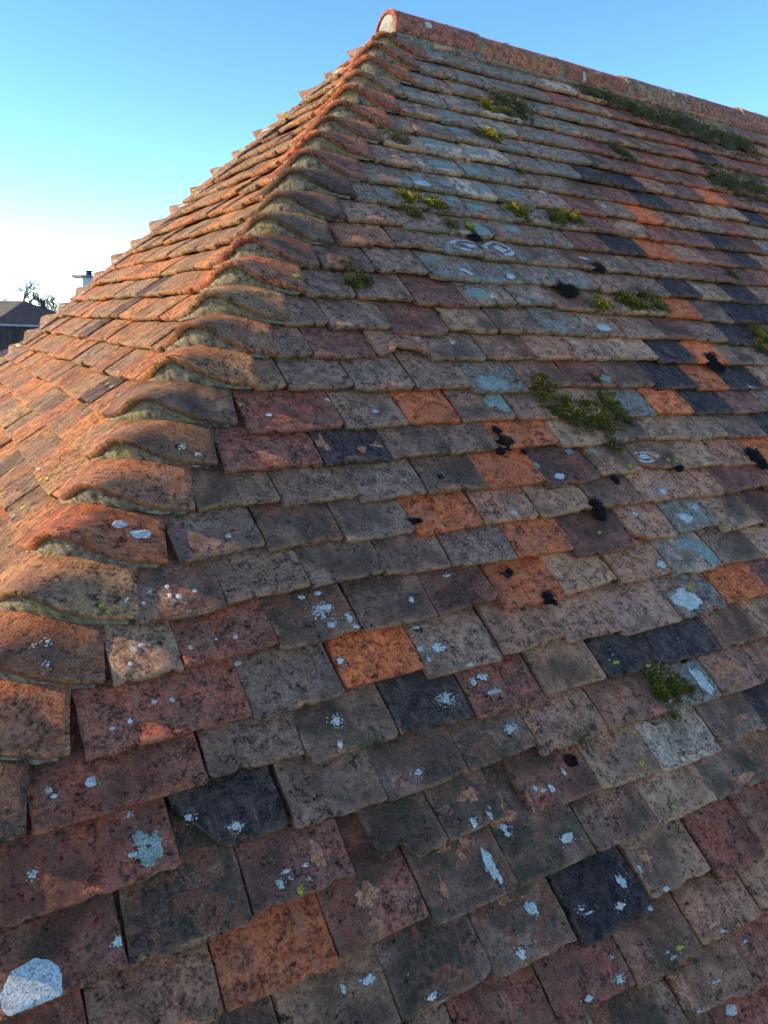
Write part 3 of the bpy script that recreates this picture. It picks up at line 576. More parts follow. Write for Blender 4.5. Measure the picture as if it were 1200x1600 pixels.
# numbering for the labels: along each course, counted from the hip or from the picture's left edge
for fr in (FR, LF):
    for n in range(-9, 30):
        row = sorted([t for t in tiles if t['fr'] is fr and t['n'] == n and t['vis']], key=lambda t: t['x0'])
        for k_, t in enumerate(row): t['k'] = k_ + 1
def where(t, kmax=None):
    k_ = ORD[t['k']]
    if t['fr'].left:
        return '%s left of the %s bonnet from bottom' % (k_, ORD[t['n']]) if t['n'] > 1 else ('%s left of the lowest bonnet' % k_ if t['n'] == 1 else '%s from the hip, %s row below the lowest bonnet' % (k_, ORD[1 - t['n']]))
    if t['n'] > 1: return '%s right of the %s bonnet from bottom' % (k_, ORD[t['n']])
    if t['n'] == 1: return '%s right of the lowest bonnet' % k_
    return '%s from left in %s row below lowest bonnet' % (k_, ORD[1 - t['n']])
FEAT = {'w': 'with white splashes', 's': 'with white speckles', 'b': 'with round pale lichen', 'r': 'with a lichen ring', 'g': 'with grey green crust', 'y': 'with yellow lichen', 'o': 'with bare clay scars', 'k': 'with dark lichen spots'}
SFEAT = {(10, 2): 'with broken lower edge', (-1, 4): 'with a broken corner', (-1, 6): 'with a ragged hole', (1, 4): 'with a small round hole', (0, 1): 'with a cut corner', (-1, 1): 'with a big pale lichen disc'}

stuffV, stuffF, stuffA, so_ = [], [], {'tcol': [], 'tmix': [], 'tpos': [], 'tedge': []}, 0
for t in tiles:
    fr = t['fr']; key = (t['n'], t['i'])
    sp = SPECIAL.get(key, {}) if not fr.left else {}
    low = 0.0
    if not fr.left and t['n'] <= 1: low = .22
    if t['single']:
        res = int(np.clip(t['wpx'] / 4.2, 9, 44))
        V, F, T = tile_geom(t['w'], t['code'], t['seed'], res, notch=sp.get('notch'), cut=sp.get('cut'), hole=sp.get('hole'))
        at = tile_attrs(len(V), t['code'], t['seed'], T, low)
        o = link('roof_tile', new_mesh('roof_tile', V, F, CLAY, at))
        o.matrix_world = fr.matrix(t['O'], t['rot'])
        feat = ''
        if not fr.left and key in SFEAT: feat = SFEAT[key]
        elif t['sp']:
            big = max(t['sp'], key=lambda s_: s_[2] * s_[3]); feat = FEAT[big[4]]
        lab = ('%s tile %s, %s' % (CNAME[t['code']], feat, where(t))).replace(' ,', ',')
        if len(lab.split()) > 16: lab = lab.replace(' tile', ' tile', 1).replace('grey green lichened', 'lichened').replace('mottled pinkish grey', 'mottled grey').replace(' round', '')
        while len(lab.split()) > 16: lab = lab.replace(' grey green crust', ' crust') if ' grey green crust' in lab else lab.replace(' tile', '', 1) if ' tile' in lab else ' '.join(lab.split()[1:])
        tag(o, lab, 'roof tile', kind='thing', group='clay tiles on the sunlit hip end' if fr.left else 'clay tiles on the shaded main slope')
        t['obj'] = o
        for q_, s_ in enumerate(t['sp']):
            kd = s_[4]
            V2, F2, T2 = splat_geom([s_], lambda a, b_: tile_surface(a, b_, t['w'], t['seed']), t['seed'] + ord(kd) + q_ * 101, t['w'])
            link(LNAME[kd], new_mesh(LNAME[kd], V2, F2, LICHEN[kd], {'tpos': ('FLOAT_VECTOR', T2)}), o)
    else:
        V, F, T = tile_geom(t['w'], t['code'], t['seed'], 8)
        at = tile_attrs(len(V), t['code'], t['seed'], T, low)
        mw = fr.matrix(t['O'], t['rot']); m3 = np.array(mw)
        Vw = V @ m3[:3, :3].T + m3[:3, 3]
        stuffV.append(Vw); stuffF += [tuple(q + so_ for q in f) for f in F]; so_ += len(V)
        for a_ in stuffA: stuffA[a_].append(at[a_][1])

# ------------------------------------------------------------------ bonnet tiles on the hips
HUP = np.array([CA, CA, SA]); HUP = HUP / SA              # per metre of rise
HN = np.array([-SA, -SA, 2 * CA]); HN = HN / np.linalg.norm(HN)
QM = .152
def bonnet_surface(q, zeta, seed):
    """q across the hip, zeta rise above the lip; offset from the hip point of the lip"""
    r = random.Random(seed)
    r0 = .046
    m_ = np.sqrt(q * q + r0 * r0) - .0067
    back = .026 * np.exp(-(q / .085) ** 2)            # the lip is swept back over the crest
    zl = zeta; zeta = zeta + back
    P = np.stack([(m_ + q) / math.sqrt(2), (m_ - q) / math.sqrt(2), 0 * q], -1) + zeta[..., None] * HUP
    hump = np.exp(-(q / .075) ** 2)
    rise = GAUGE * SA
    off = .006 + (.038 + r.uniform(-.007, .007)) * hump - (zl / rise) * (.013 + .048 * hump)
    off = off + .0016 * fbm(q * 22, zeta * 30, seed * .7, 4)
    P = P + off[..., None] * HN
    # a little sag at the lip
    return P
def bonnet_geom(seed, res, thick=.0155):
    nq = res; nz = max(6, res // 3)
    qs = np.concatenate([[-QM, -QM + .0015], np.linspace(-QM + .005, QM - .005, nq), [QM - .0015, QM]])
    rise = GAUGE * SA
    zs = np.concatenate([[0, .001, .0028], np.linspace(.0028, rise * 1.25, nz)[1:], [rise * 1.7]])
    Q, Z = np.meshgrid(qs, zs)
    # the side edges run straight up the slopes: narrow the section as it rises
    hw = (.21 - (Z / TA)) / .21 * .94 + .06
    Qs = Q * np.clip(hw, .25, 1)
    P = bonnet_surface(Qs, Z + .0016 * fbm(Q * 30, 1.0, seed * .3, 3) * (Z < .01), seed)
    e = np.minimum(Z / SA, (QM - np.abs(Q)))
    P = P - (.0024 * np.clip(1 - e / .004, 0, 1) ** 2)[..., None] * HN
    rows, cols = Q.shape
    V = P.reshape(-1, 3); idx = np.arange(rows * cols).reshape(rows, cols)
    F = [(idx[j, i + 1], idx[j, i], idx[j + 1, i], idx[j + 1, i + 1]) for j in range(rows - 1) for i in range(cols - 1)]
    loop = np.array([idx[j, 0] for j in range(rows - 1, -1, -1)] + [idx[0, i] for i in range(1, cols)] + [idx[j, cols - 1] for j in range(1, rows)])
    # local outward normal, roughly: blend of the two slopes' normals
    qq = Qs.reshape(-1)[loop]; wgt = np.clip(qq / .06, -1, 1)[:, None] * .5 + .5
    N = wgt * FR.n + (1 - wgt) * LF.n; N = N / np.linalg.norm(N, axis=1)[:, None]
    n0 = len(V); L = len(loop)
    R1 = V[loop] - N * thick * .5; R2 = V[loop] - N * thick + np.array([0, 0, .0015])
    T = np.stack([Q, Z * 1.4, 0 * Q], -1).reshape(-1, 3)
    TT = np.concatenate([T, T[loop] - [0, 0, .007], T[loop] - [0, 0, .014]])
    V = np.concatenate([V, R1, R2])
    for a in range(L - 1):
        F.append((loop[a], loop[a + 1], n0 + a + 1, n0 + a)); F.append((n0 + a, n0 + a + 1, n0 + L + a + 1, n0 + L + a))
    # underside strip
    TT = TT + np.array([(seed * .91) % 19, (seed * 1.37) % 11, (seed * .57) % 23])
    return V, [tuple(int(x) for x in f) for f in F], TT
def mortar_geom(seed, seed_low, res):
    nq = res; rise = GAUGE * SA
    qs = np.linspace(-.135, .135, nq)
    top = bonnet_surface(qs, np.full(nq, .006), seed) - .012 * HN
    low = bonnet_surface(qs, np.full(nq, rise + .003), seed_low) - HUP * rise - .004 * HN
    K = 6; V = []
    for k_ in range(K):
        f = k_ / (K - 1)
        P = top * (1 - f) + low * f
        bul = math.sin(f * math.pi) * .003 + f * .004
        d = (bul + .0045 * fbm(qs * 90 + seed, f * 4.0, seed * .9, 4))[:, None]
        V.append(P - d * HUP * .6 )
    V = np.array(V).reshape(-1, 3)
    idx = np.arange(K * nq).reshape(K, nq)
    F = [(int(idx[j, i]), int(idx[j, i + 1]), int(idx[j + 1, i + 1]), int(idx[j + 1, i])) for j in range(K - 1) for i in range(nq - 1)]
    T = V * 1.0 + np.array([seed % 13, seed % 7, 0])
    return V, F, T
BON = {  # colour, grime, bare clay, crust, description
    0: ((.25, .14, .09), .6, .3, .1, 'dark brown'), 1: ((.22, .12, .085), .62, .30, .08, 'dark brown'), 2: ((.40, .15, .075), .30, .35, .05, 'streaky orange red broken'), 3: ((.36, .14, .07), .55, .45, .05, 'orange bonnet blotched dark and'),
    4: ((.42, .24, .13), .42, .35, .10, 'pale tan orange'), 5: ((.46, .14, .055), .48, .35, .04, 'bright orange red'), 6: ((.38, .17, .085), .50, .45, .08, 'orange and grey blotched'),
    7: ((.30, .17, .10), .52, .35, .14, 'grey orange'), 8: ((.26, .17, .11), .60, .25, .16, 'dull grey brown'), 9: ((.42, .20, .085), .40, .35, .08, 'warm orange'),
    10: ((.36, .18, .095), .50, .40, .16, 'orange grey pitted'), 11: ((.34, .22, .125), .45, .30, .12, 'golden tan'), 12: ((.42, .17, .085), .38, .45, .08, 'orange mossy edged'),
    13: ((.34, .15, .095), .45, .30, .05, 'red brown'), 14: ((.28, .20, .135), .52, .20, .16, 'greyish tan'), 15: ((.22, .13, .105), .48, .25, .08, 'purple brown'),
    16: ((.15, .125, .115), .68, .20, .10, 'blue grey'), 17: ((.34, .13, .085), .42, .30, .08, 'reddish'), 18: ((.38, .14, .085), .35, .30, .06, 'plain red orange'),
    19: ((.34, .16, .085), .52, .30, .10, 'dark orange'), 20: ((.42, .15, .075), .32, .30, .06, 'brighter red orange'), 21: ((.42, .15, .075), .36, .30, .06, 'clean orange'),
    22: ((.30, .23, .16), .42, .15, .30, 'pale lichened'), 23: ((.42, .14, .07), .35, .30, .10, 'vivid orange'), 24: ((.36, .15, .09), .45, .30, .28, 'orange lichened'),
    25: ((.38, .15, .085), .42, .30, .25, 'orange mottled'), 26: ((.24, .19, .14), .5, .1, .4, 'grey mortared')}
BSPLAT = {5: [(.060, .043, .010, .0065, 'b'), (.098, .036, .014, .0065, 'b'), (.085, .03, .003, .002, 'o')], 4: [(.10, .014, .0028, .0028, 'y'), (.112, .008, .0028, .0028, 'y'), (.125, .02, .003, .002, 'w')], 11: [(.10, .025, .004, .004, 'o')], 12: [(.118, .03, .009, .006, 'y')], 7: [(.09, .02, .003, .003, 'w'), (.12, .012, .003, .003, 'w')], 3: [(.05, .03, .002, .002, 'w'), (.08, .015, .003, .002, 'w'), (.06, .04, .004, .003, 'w')]}
def bonnet(n, far=False):
    global so_
    D = D0 - n * GAUGE
    H = np.array([-D * CA + HIPC, -D * CA, -D * SA])
    seed = 501 + n * 13 + (777 if far else 0); sl = 501 + (n - 1) * 13 + (777 if far else 0)
    wpx = FPX * .3 / max(.5, np.linalg.norm(H - CAM))
    res = int(np.clip(wpx / (5 if not far else 9), 14, 60))
    V, F, T = bonnet_geom(seed, res)
    Vm, Fm, Tm = mortar_geom(seed, sl, max(16, res))
    c, gr, og, cr, desc = BON[n]
    kk = .60 if n < 12 else .50
    c = (c[0] * kk * .92, c[1] * kk * 1.04, c[2] * kk); gr = min(1, gr + .12)
    if far:
        c = (.115, .098, .072); gr = .5; og = .1; cr = .55
        # mirror in the vertical plane of the ridge
        V = V * [1, -1, 1]; F = [f[::-1] for f in F]; Vm = Vm * [1, -1, 1]; Fm = [f[::-1] for f in Fm]
        H = np.array([H[0], YR + (YR - H[1]) * 1.06, H[2]])
    col = np.array([*c, gr]); mx = np.array([og, cr, .05, .2])
    at = {'tcol': ('FLOAT_COLOR', np.tile(col, (len(V), 1))), 'tmix': ('FLOAT_COLOR', np.tile(mx, (len(V), 1))), 'tpos': ('FLOAT_VECTOR', T), 'tedge': ('FLOAT_COLOR', np.tile((0, 1, 0, 1), (len(V), 1)))}
    px, py, pz = project(V + H)
    if px.max() < 0 or pz.min() < .1 or py.min() > 1600:
        stuffV.append(V + H); stuffF.extend([tuple(q + so_ for q in f) for f in F]); so_ += len(V)
        for a_ in stuffA: stuffA[a_].append(at[a_][1])
        return
    o = link('bonnet_tile', new_mesh('bonnet_tile', V, F, CLAY, at)); o.location = H
    jr = random.Random(seed + 5); o.rotation_euler = (jr.uniform(-.022, .022), jr.uniform(-.022, .022), jr.uniform(-.03, .03))
    m_ = link('mortar_bed', new_mesh('mortar_bed', Vm, Fm, MORTAR, {'tpos': ('FLOAT_VECTOR', Tm)}), o)
    if far:
        sp = [(rng.uniform(-.12, .02), rng.uniform(.01, .05), rng.uniform(.008, .018), rng.uniform(.006, .012), rng.choice('yygw')) for _ in range(3)]
        k_ = 26 - n
        tag(o, 'lichen spotted grey bonnet against the sky, %s from the top of the far hip' % ORD[k_] if k_ > 1 else 'topmost grey bonnet of the far hip, against the sky', 'hip tile', 'bonnet tiles along the far hip', 'thing')
    else:
        sp = BSPLAT.get(n, [])
        nm = '%s bonnet tile, %s from the bottom of the near hip' % (desc, ORD[n]) if 1 < n < 25 else ('%s bonnet tile, lowest on the near hip' % desc if n == 1 else '%s bonnet tile under the ridge end, topmost on the near hip' % desc)
        if n == 3: nm = 'orange bonnet tile blotched dark and red, third from the bottom of the near hip'
        tag(o, nm, 'hip tile', 'bonnet tiles along the near hip', 'thing')
    by = {}
    for s_ in sp: by.setdefault(s_[4], []).append(s_)
    for kd, items in by.items():
        V2, F2, T2 = splat_geom(items, lambda a, b_: 0 * a, seed + ord(kd))
        P = bonnet_surface(V2[:, 0], V2[:, 1], seed) 
        P = P + (V2[:, 2] + .0006)[:, None] * HN
        F2 = [f[::-1] for f in F2]
        if far: P = P * [1, -1, 1]; F2 = [f[::-1] for f in F2]
        link(LNAME[kd], new_mesh(LNAME[kd], P, F2, LICHEN[kd], {'tpos': ('FLOAT_VECTOR', T2)}), o)
for n in range(0, 26): bonnet(n)
for n in range(6, 26): bonnet(n, True)

me = new_mesh('roof_tiles', np.concatenate(stuffV), stuffF, CLAY, {a_: ('FLOAT_VECTOR' if a_ == 'tpos' else 'FLOAT_COLOR', np.concatenate(stuffA[a_])) for a_ in stuffA})
o = link('roof_tiles', me)
tag(o, 'smallest weathered clay tiles filling the far upper slopes of the roof', 'roof tiles', None, 'stuff')

# ------------------------------------------------------------------ ridge tiles
def ridge_tile(x0, x1, seed, c, gr, og, lab, lift):
    L = x1 - x0; nx = 26; na = 26
    V = []; T = []
    xs = np.concatenate([[0, .0015, .004], np.linspace(.004, L - .004, nx)[1:-1], [L - .004, L - .0015, L]])
    for x in xs:
        e = min(x, L - x)
        for k_ in range(na):
            t = math.pi * k_ / (na - 1)
            hw, hh = .083, .098
            y = -hw * math.cos(t) * (1 + .10 * math.sin(t)); z = hh * math.sin(t) ** .85 if 0 < k_ < na - 1 else 0
            dn = .0018 * float(fbm(x * 20, t * 2.2, seed, 4)) - .0022 * max(0, 1 - e / .004) ** 2
            rr = math.hypot(y, z) + 1e-9
            V.append((x, y * (1 + dn / rr), z * (1 + dn / rr))); T.append((x, t * .09, 0))
    V = np.array(V); T = np.array(T) + np.array([seed * 1.3 % 17, seed * .7 % 11, 3.0])
    R = len(xs); idx = np.arange(R * na).reshape(R, na)
    F = [(int(idx[j, i]), int(idx[j + 1, i]), int(idx[j + 1, i + 1]), int(idx[j, i + 1])) for j in range(R - 1) for i in range(na - 1)]
    n0 = len(V)
    inner = V.copy(); inner[:, 1] *= .84; inner[:, 2] = inner[:, 2] * .86
    V = np.concatenate([V, inner]); T = np.concatenate([T, T + [0, 0, .02]])
    F += [tuple(n0 + q for q in f[::-1]) for f in F]
    for i in range(na - 1):
        F.append((int(idx[0, i]), int(idx[0, i + 1]), int(n0 + idx[0, i + 1]), int(n0 + idx[0, i])))
        F.append((int(idx[-1, i + 1]), int(idx[-1, i]), int(n0 + idx[-1, i]), int(n0 + idx[-1, i + 1])))
    for j in range(R - 1):
        for i, s_ in ((0, 1), (na - 1, -1)):
            f = (int(idx[j, i]), int(n0 + idx[j, i]), int(n0 + idx[j + 1, i]), int(idx[j + 1, i]))
            F.append(f if s_ == 1 else f[::-1])
    at = {'tcol': ('FLOAT_COLOR', np.tile(np.array([*c, gr]), (len(V), 1))), 'tmix': ('FLOAT_COLOR', np.tile(np.array([og, .42, .08, .6]), (len(V), 1))), 'tpos': ('FLOAT_VECTOR', T), 'tedge': ('FLOAT_COLOR', np.tile((0, 1, 0, 1), (len(V), 1)))}
    o = link('ridge_tile', new_mesh('ridge_tile', V, F, CLAY, at))
    o.location = (x0, YR, ZR - .098 + lift + .004)
    o.rotation_euler = (rng.uniform(-.05, .05), rng.uniform(.004, .016), rng.uniform(-.014, .014))
    tag(o, lab, 'ridge tile', 'half round tiles along the ridge', 'thing')
    return o
RX = [.192, .575, 1.0, 1.39, 1.785, 2.20, 2.62, 3.03, 3.45]
RD = [((.22, .090, .060), .42, .35, 'red brown half round ridge tile at the hip end'), ((.26, .115, .060), .42, .3, 'orange brown half round ridge tile, second from the hip end'),
      ((.25, .092, .050), .42, .3, 'red orange half round ridge tile, third from the hip end'), ((.21, .145, .09), .46, .2, 'tan half round ridge tile, fourth from the hip end'),
      ((.19, .10, .07), .46, .3, 'dusky red half round ridge tile, fifth from the hip end'), ((.22, .11, .07), .42, .3, 'orange half round ridge tile at the right edge of the picture'),
      ((.34, .15, .09), .3, .3, 'brown half round ridge tile beyond the picture edge'), ((.30, .15, .10), .4, .3, 'last red half round ridge tile beyond the picture edge')]
for k_ in range(8):
    o = ridge_tile(RX[k_], RX[k_ + 1] - .004, 900 + k_ * 17, RD[k_][0], RD[k_][1], RD[k_][2], RD[k_][3], [.012, .002, .0, .004, .002, .005, 0, 0][k_])
    rr_ = random.Random(40 + k_)
    for q_ in range(5):
        kd = rr_.choice('wwgsy'); t0 = rr_.uniform(.25, 2.2); xx = rr_.uniform(.04, RX[k_ + 1] - RX[k_] - .05)
        V2, F2, T2 = splat_geom([(xx, t0 * .09, rr_.uniform(.006, .02), rr_.uniform(.008, .026), kd)], lambda a, b_: 0 * a, 70 + k_ * 9 + q_)
        tt = np.clip(V2[:, 1] / .09, .02, 3.1)
        yy = -.083 * np.cos(tt) * (1 + .10 * np.sin(tt)); zz = .098 * np.sin(tt) ** .85
        sc_ = 1 + (V2[:, 2] + .0012) / np.hypot(yy, zz)
        P2 = np.stack([np.clip(V2[:, 0], .003, RX[k_ + 1] - RX[k_] - .008), yy * sc_, zz * sc_], -1)
        link(LNAME[kd], new_mesh(LNAME[kd], P2, F2, LICHEN[kd], {'tpos': ('FLOAT_VECTOR', T2)}), o)
    # bedding mortar under both lower edges, and a pale plug in the open end
    L = RX[k_ + 1] - RX[k_]
    V = []; F = []; nx = 40
    for s_ in (-1, 1):
        b0 = len(V)
        for j in range(nx + 1):
            x = L * j / nx
            for k2, (yy, zz) in enumerate(((.074, .012), (.083, .000), (.088, -.016), (.082, -.04))):
                d = .004 * float(fbm(x * 45, k2 * 1.7, k_ * 5 + s_, 3))
                V.append((x, s_ * (yy + d), zz + d))
        for j in range(nx):
            for k2 in range(3):
                f = (b0 + j * 4 + k2, b0 + j * 4 + k2 + 1, b0 + (j + 1) * 4 + k2 + 1, b0 + (j + 1) * 4 + k2)
                F.append(f if s_ > 0 else f[::-1])
    link('mortar_bed', new_mesh('mortar_bed', V, F, MORTAR, {'tpos': ('FLOAT_VECTOR', np.array(V) + k_)}), o)
    # a ragged collar of mortar over the joint with the next ridge tile
    V = []; F = []; na = 30; nxc = 5
    for j in range(nxc):
        for a in range(na):
            t = math.pi * a / (na - 1); f = (j / (nxc - 1) - .5) * 2
            rr2 = 1.0 + (.050 * (1 - f * f) - .03) + .02 * float(fbm(a * .5, j * .7, k_ * 3.1, 3))
            V.append((L - .002 + f * (.012 + .006 * float(fbm(a * .35, 2.2 + f, k_ * 1.7, 3))), -.083 * math.cos(t) * (1 + .10 * math.sin(t)) * rr2, .098 * math.sin(t) ** .85 * rr2 if 0 < a < na - 1 else 0))
    for j in range(nxc - 1):
        for a in range(na - 1):
            F.append((j * na + a, (j + 1) * na + a, (j + 1) * na + a + 1, j * na + a + 1))
    link('mortar_joint', new_mesh('mortar_joint', V, F, MORTAR, {'tpos': ('FLOAT_VECTOR', np.array(V) + k_ * 2.7)}), o)
    if k_ == 0:
        V = [(.004, 0, .03)]; n_ = 30
        for q in (0.55, 1.0):
            for a in range(n_):
                t = math.pi * 1.5 * a / (n_ - 1) - math.pi * .25
                y, z = -.069 * math.cos(t) * q, (.083 * math.sin(t) if math.sin(t) > 0 else .05 * math.sin(t)) * q + .03 * (1 - q)
                V.append((.004 - .004 * (1 - q) + .002 * float(vn(y * 80, z * 80, 3.3)), y, z))
        F = [(0, 1 + a + 1, 1 + a) for a in range(n_ - 1)] + [(1 + a, 2 + a, 2 + a + n_, 1 + a + n_) for a in range(n_ - 1)]
        F = F + [f[::-1] for f in []]
        link('end_plug', new_mesh('end_plug', V, F, plain('pale_mortar', (.42, .38, .28), (.20, .16, .11), 22, bump=.01)), o)

# ------------------------------------------------------------------ moss
MC = {'m': ((.085, .062, .010), (.46, .34, .022)), 'y': ((.12, .085, .010), (.66, .45, .015)), 'd': ((.095, .072, .020), (.38, .29, .075)), 'k': ((.016, .011, .008), (.13, .09, .05)), 't': ((.14, .09, .03), (.36, .26, .08))}
lumps = []
for s in MOSS.split('|'):
    f = s[:-1].split(','); lumps.append((float(f[0]), float(f[1]), float(f[2]) / 1000, s[-1]))
par = list(range(len(lumps)))
def root(i):
    while par[i] != i: i = par[i]
    return i
for i in range(len(lumps)):
    for j in range(i):
        a, b_ = lumps[i], lumps[j]
        if (a[3] == 'k') == (b_[3] == 'k') and math.hypot(a[0] - b_[0], a[1] - b_[1]) < 1.25 * (a[2] + b_[2]): par[root(i)] = root(j)
clusters = {}
for i in range(len(lumps)): clusters.setdefault(root(i), []).append(lumps[i])
def roof_tile_at(x, D):
    for t in tiles:
        if t['fr'] is FR and t['x0'] - .01 <= x <= t['x1'] + .01:
            dv = D0 - t['n'] * GAUGE - D
            if -.012 <= dv <= GAUGE: return t, dv
    return None, 0
mrng = random.Random(77)
used = {}
for cl in clusters.values():
    X0 = sum(c[0] for c in cl) / len(cl); Y0 = sum(c[1] for c in cl) / len(cl)
    V, F, A = [], [], []
    for (x, D, r, kd) in cl:
        dark, tip = MC[kd]
        dist = np.linalg.norm(FR.origin(x, D) - CAM)
        spiky = kd != 'k'
        if kd == 'd': r *= .84; x += mrng.uniform(-.02, .02); D += mrng.uniform(-.012, .012)
        if kd == 'k': r *= .82
        if kd in 'my': r *= .92
        nb = int(np.clip((r / .03) ** 2 * (620 if spiky else 1300) * (1.5 / dist), 90 if spiky else 300, 1500))
        hgt = r * (.17 if kd == 'd' else .21 if kd in 'myt' else .42)
        ph = mrng.uniform(0, 50)
        bl = min(.0085, .0042 * dist * .8) * (1 if spiky else .42)
        # cushion
        b0 = len(V); ns, nr = 18, 5
        for q in range(nr + 1):
            for a in range(ns):
                t = 2 * math.pi * a / ns; rr = q / nr
                ra = r * (.60 if spiky else .95) * rr * (1 + .5 * float(fbm(math.cos(t) * 1.5 + ph, math.sin(t) * 1.5, ph, 3)) * 1.5)
                u, v = x - X0 + ra * math.cos(t), -(D - Y0) + ra * math.sin(t) * .9
                V.append((u, v, -.006 + hgt * .75 * (1 - rr ** 2) + .002 * float(vn(u * 200, v * 200, ph)))); A.append((*[q_ * .8 for q_ in dark], 1))
        for q in range(nr):
            for a in range(ns):
                a2 = (a + 1) % ns
                F.append((b0 + (q + 1) * ns + a, b0 + (q + 1) * ns + a2, b0 + q * ns + a2, b0 + q * ns + a))
        for _ in range(nb):
            t = mrng.uniform(0, 6.2832); rr = mrng.random() ** .5
            ra = r * 1.08 * rr * (1 + .5 * float(fbm(math.cos(t) * 1.5 + ph, math.sin(t) * 1.5, ph, 3)) * 1.5)
            u, v = x - X0 + ra * math.cos(t), -(D - Y0) + ra * math.sin(t) * .9
            if spiky and rr > .35 and float(vn(u * 75, v * 75, ph + 9)) < -.05: continue
            z = -.005 + hgt * .72 * max(0, 1 - (rr * 1.35) ** 2)
            l = bl * mrng.uniform(.6, 1.5); wd = l * mrng.uniform(.10, .2)
            dx, dy = math.cos(t) * rr * .9 + mrng.uniform(-.7, .7), math.sin(t) * rr * .9 + mrng.uniform(-.7, .7)
            dn = np.array([dx, dy, 1.0]); dn /= np.linalg.norm(dn)
            sd = np.cross(dn, (mrng.uniform(-1, 1), mrng.uniform(-1, 1), .2)); sd /= np.linalg.norm(sd) + 1e-9
            p0 = np.array([u, v, z]); p1 = p0 + dn * l * .55; p2 = p0 + (dn + np.array([dx, dy, 0]) * .35) * l
            b1 = len(V)
            V += [tuple(p0 - sd * wd * .6), tuple(p0 + sd * wd * .6), tuple(p1 + sd * wd), tuple(p1 - sd * wd), tuple(p2)]
            f_ = mrng.random(); hl = float(vn(u * 60, v * 60, ph)) * .35
            f_ = min(1, max(0, f_ * .8 + hl + (.12 if kd == 'y' else 0)))
            ct = [dark[q] + (tip[q] - dark[q]) * f_ for q in range(3)]
            A += [(*dark, 1), (*dark, 1), (*[(a_ + b_) / 2 for a_, b_ in zip(dark, ct)], 1), (*[(a_ + b_) / 2 for a_, b_ in zip(dark, ct)], 1), (*ct, 1)]
            F += [(b1, b1 + 1, b1 + 2, b1 + 3), (b1 + 3, b1 + 2, b1 + 4)]
        if kd in 'y':                        # bright yellow lichen grains among the moss
            for _ in range(14):
                t = mrng.uniform(0, 6.28); rr = mrng.random() * .7
                u, v, z = x - X0 + r * rr * math.cos(t), -(D - Y0) + r * rr * math.sin(t), hgt * .75 + .001
                b1 = len(V); s_ = mrng.uniform(.0015, .0035)
                for (a_, c_, e_) in ((1, 0, 0), (0, 1, 0), (-1, 0, 0), (0, -1, 0), (0, 0, .8)):
                    V.append((u + a_ * s_, v + c_ * s_, z + e_ * s_)); A.append((.55, .42, .02, 1))
                F += [(b1, b1 + 1, b1 + 4), (b1 + 1, b1 + 2, b1 + 4), (b1 + 2, b1 + 3, b1 + 4), (b1 + 3, b1, b1 + 4)]
    o = link('moss_clump', new_mesh('moss_clump', V, F, MOSSMAT, {'tcol': ('FLOAT_COLOR', A)}, smooth=False))
    o.matrix_world = FR.matrix(FR.origin(X0, Y0) + FR.n * .002)
    kd = max(cl, key=lambda c: c[2])[3]
    t, dv = roof_tile_at(X0, Y0)
    colr = {'m': 'bright green', 'y': 'yellow green', 'd': 'dark green', 'k': 'black', 't': 'straw coloured'}[kd]
    size = 'wide' if len(cl) > 4 else ('small' if len(cl) == 1 and cl[0][2] < .02 else 'spiky')
    if Y0 < 1.28: pos = 'just under the ridge tiles'
    elif t is not None and 'k' in t: pos = ('on the %s' if t['n'] > 0 else '%s') % where(t).replace('right of', 'tile right of').replace('from left', 'tile from left')
    else: pos = 'by the right edge of the picture'
    pos = pos.replace(' from bottom', '')
    lab = '%s %s moss %s' % (size, colr, pos)
    if lab in used: lab = lab.replace('moss', 'lower moss tuft')
    if lab in used: lab = lab.replace('lower', 'further')
    used[lab] = 1
    tag(o, lab, 'moss', 'moss tufts on the main slope')

# ------------------------------------------------------------------ the house under the tiles
house = bpy.data.objects.new('house', None); COL.objects.link(house); house.location = (2.0, YR, GROUND)
tag(house, 'old house whose hipped clay tile roof fills the picture', 'house')
UNDER = plain('roofing_underlay', (.022, .018, .015), (.012, .010, .009), 8)
DE = 4.55                                              # slope distance of the eaves
dz = .062
XE = 7.0
def hp(D, far=False):
    y = -D * CA
    return (-D * CA + HIPC, YR + (YR - y) * 1.06 if far else y, -D * SA)
a0 = hp(DA); a1 = hp(DE); b1 = hp(DE, True)
Vh = [a0, a1, b1, (XE, YR, ZR), (XE, -DE * CA, -DE * SA), (XE, 2 * YR + DE * CA, -DE * SA)]
Vh = [(x, y, z - dz) for x, y, z in Vh]
V = [(x - 2.0, y - YR, z - GROUND) for x, y, z in Vh]
F = [(0, 1, 4, 3), (0, 2, 1), (0, 3, 5, 2)]
link('roof_underlay', new_mesh('roof_underlay', V, F, UNDER, smooth=False), house)
zt = -DE * SA - dz - .02 - GROUND
e_ = .25
wx0, wy0, wx1, wy1 = a1[0] + e_ - 2, a1[1] + e_ - YR, XE - 2, b1[1] - e_ - YR
V = [(wx0, wy0, 0), (wx1, wy0, 0), (wx1, wy1, 0), (wx0, wy1, 0), (wx0, wy0, zt), (wx1, wy0, zt), (wx1, wy1, zt), (wx0, wy1, zt), (wx1, 0, ZR - dz - GROUND)]
F = [(0, 1, 5, 4), (1, 2, 6, 8, 5), (2, 3, 7, 6), (3, 0, 4, 7)]
link('wall', new_mesh('wall', V, F, plain('brick', (.30, .14, .09), (.22, .10, .07), 5, wave=4), smooth=False), house)

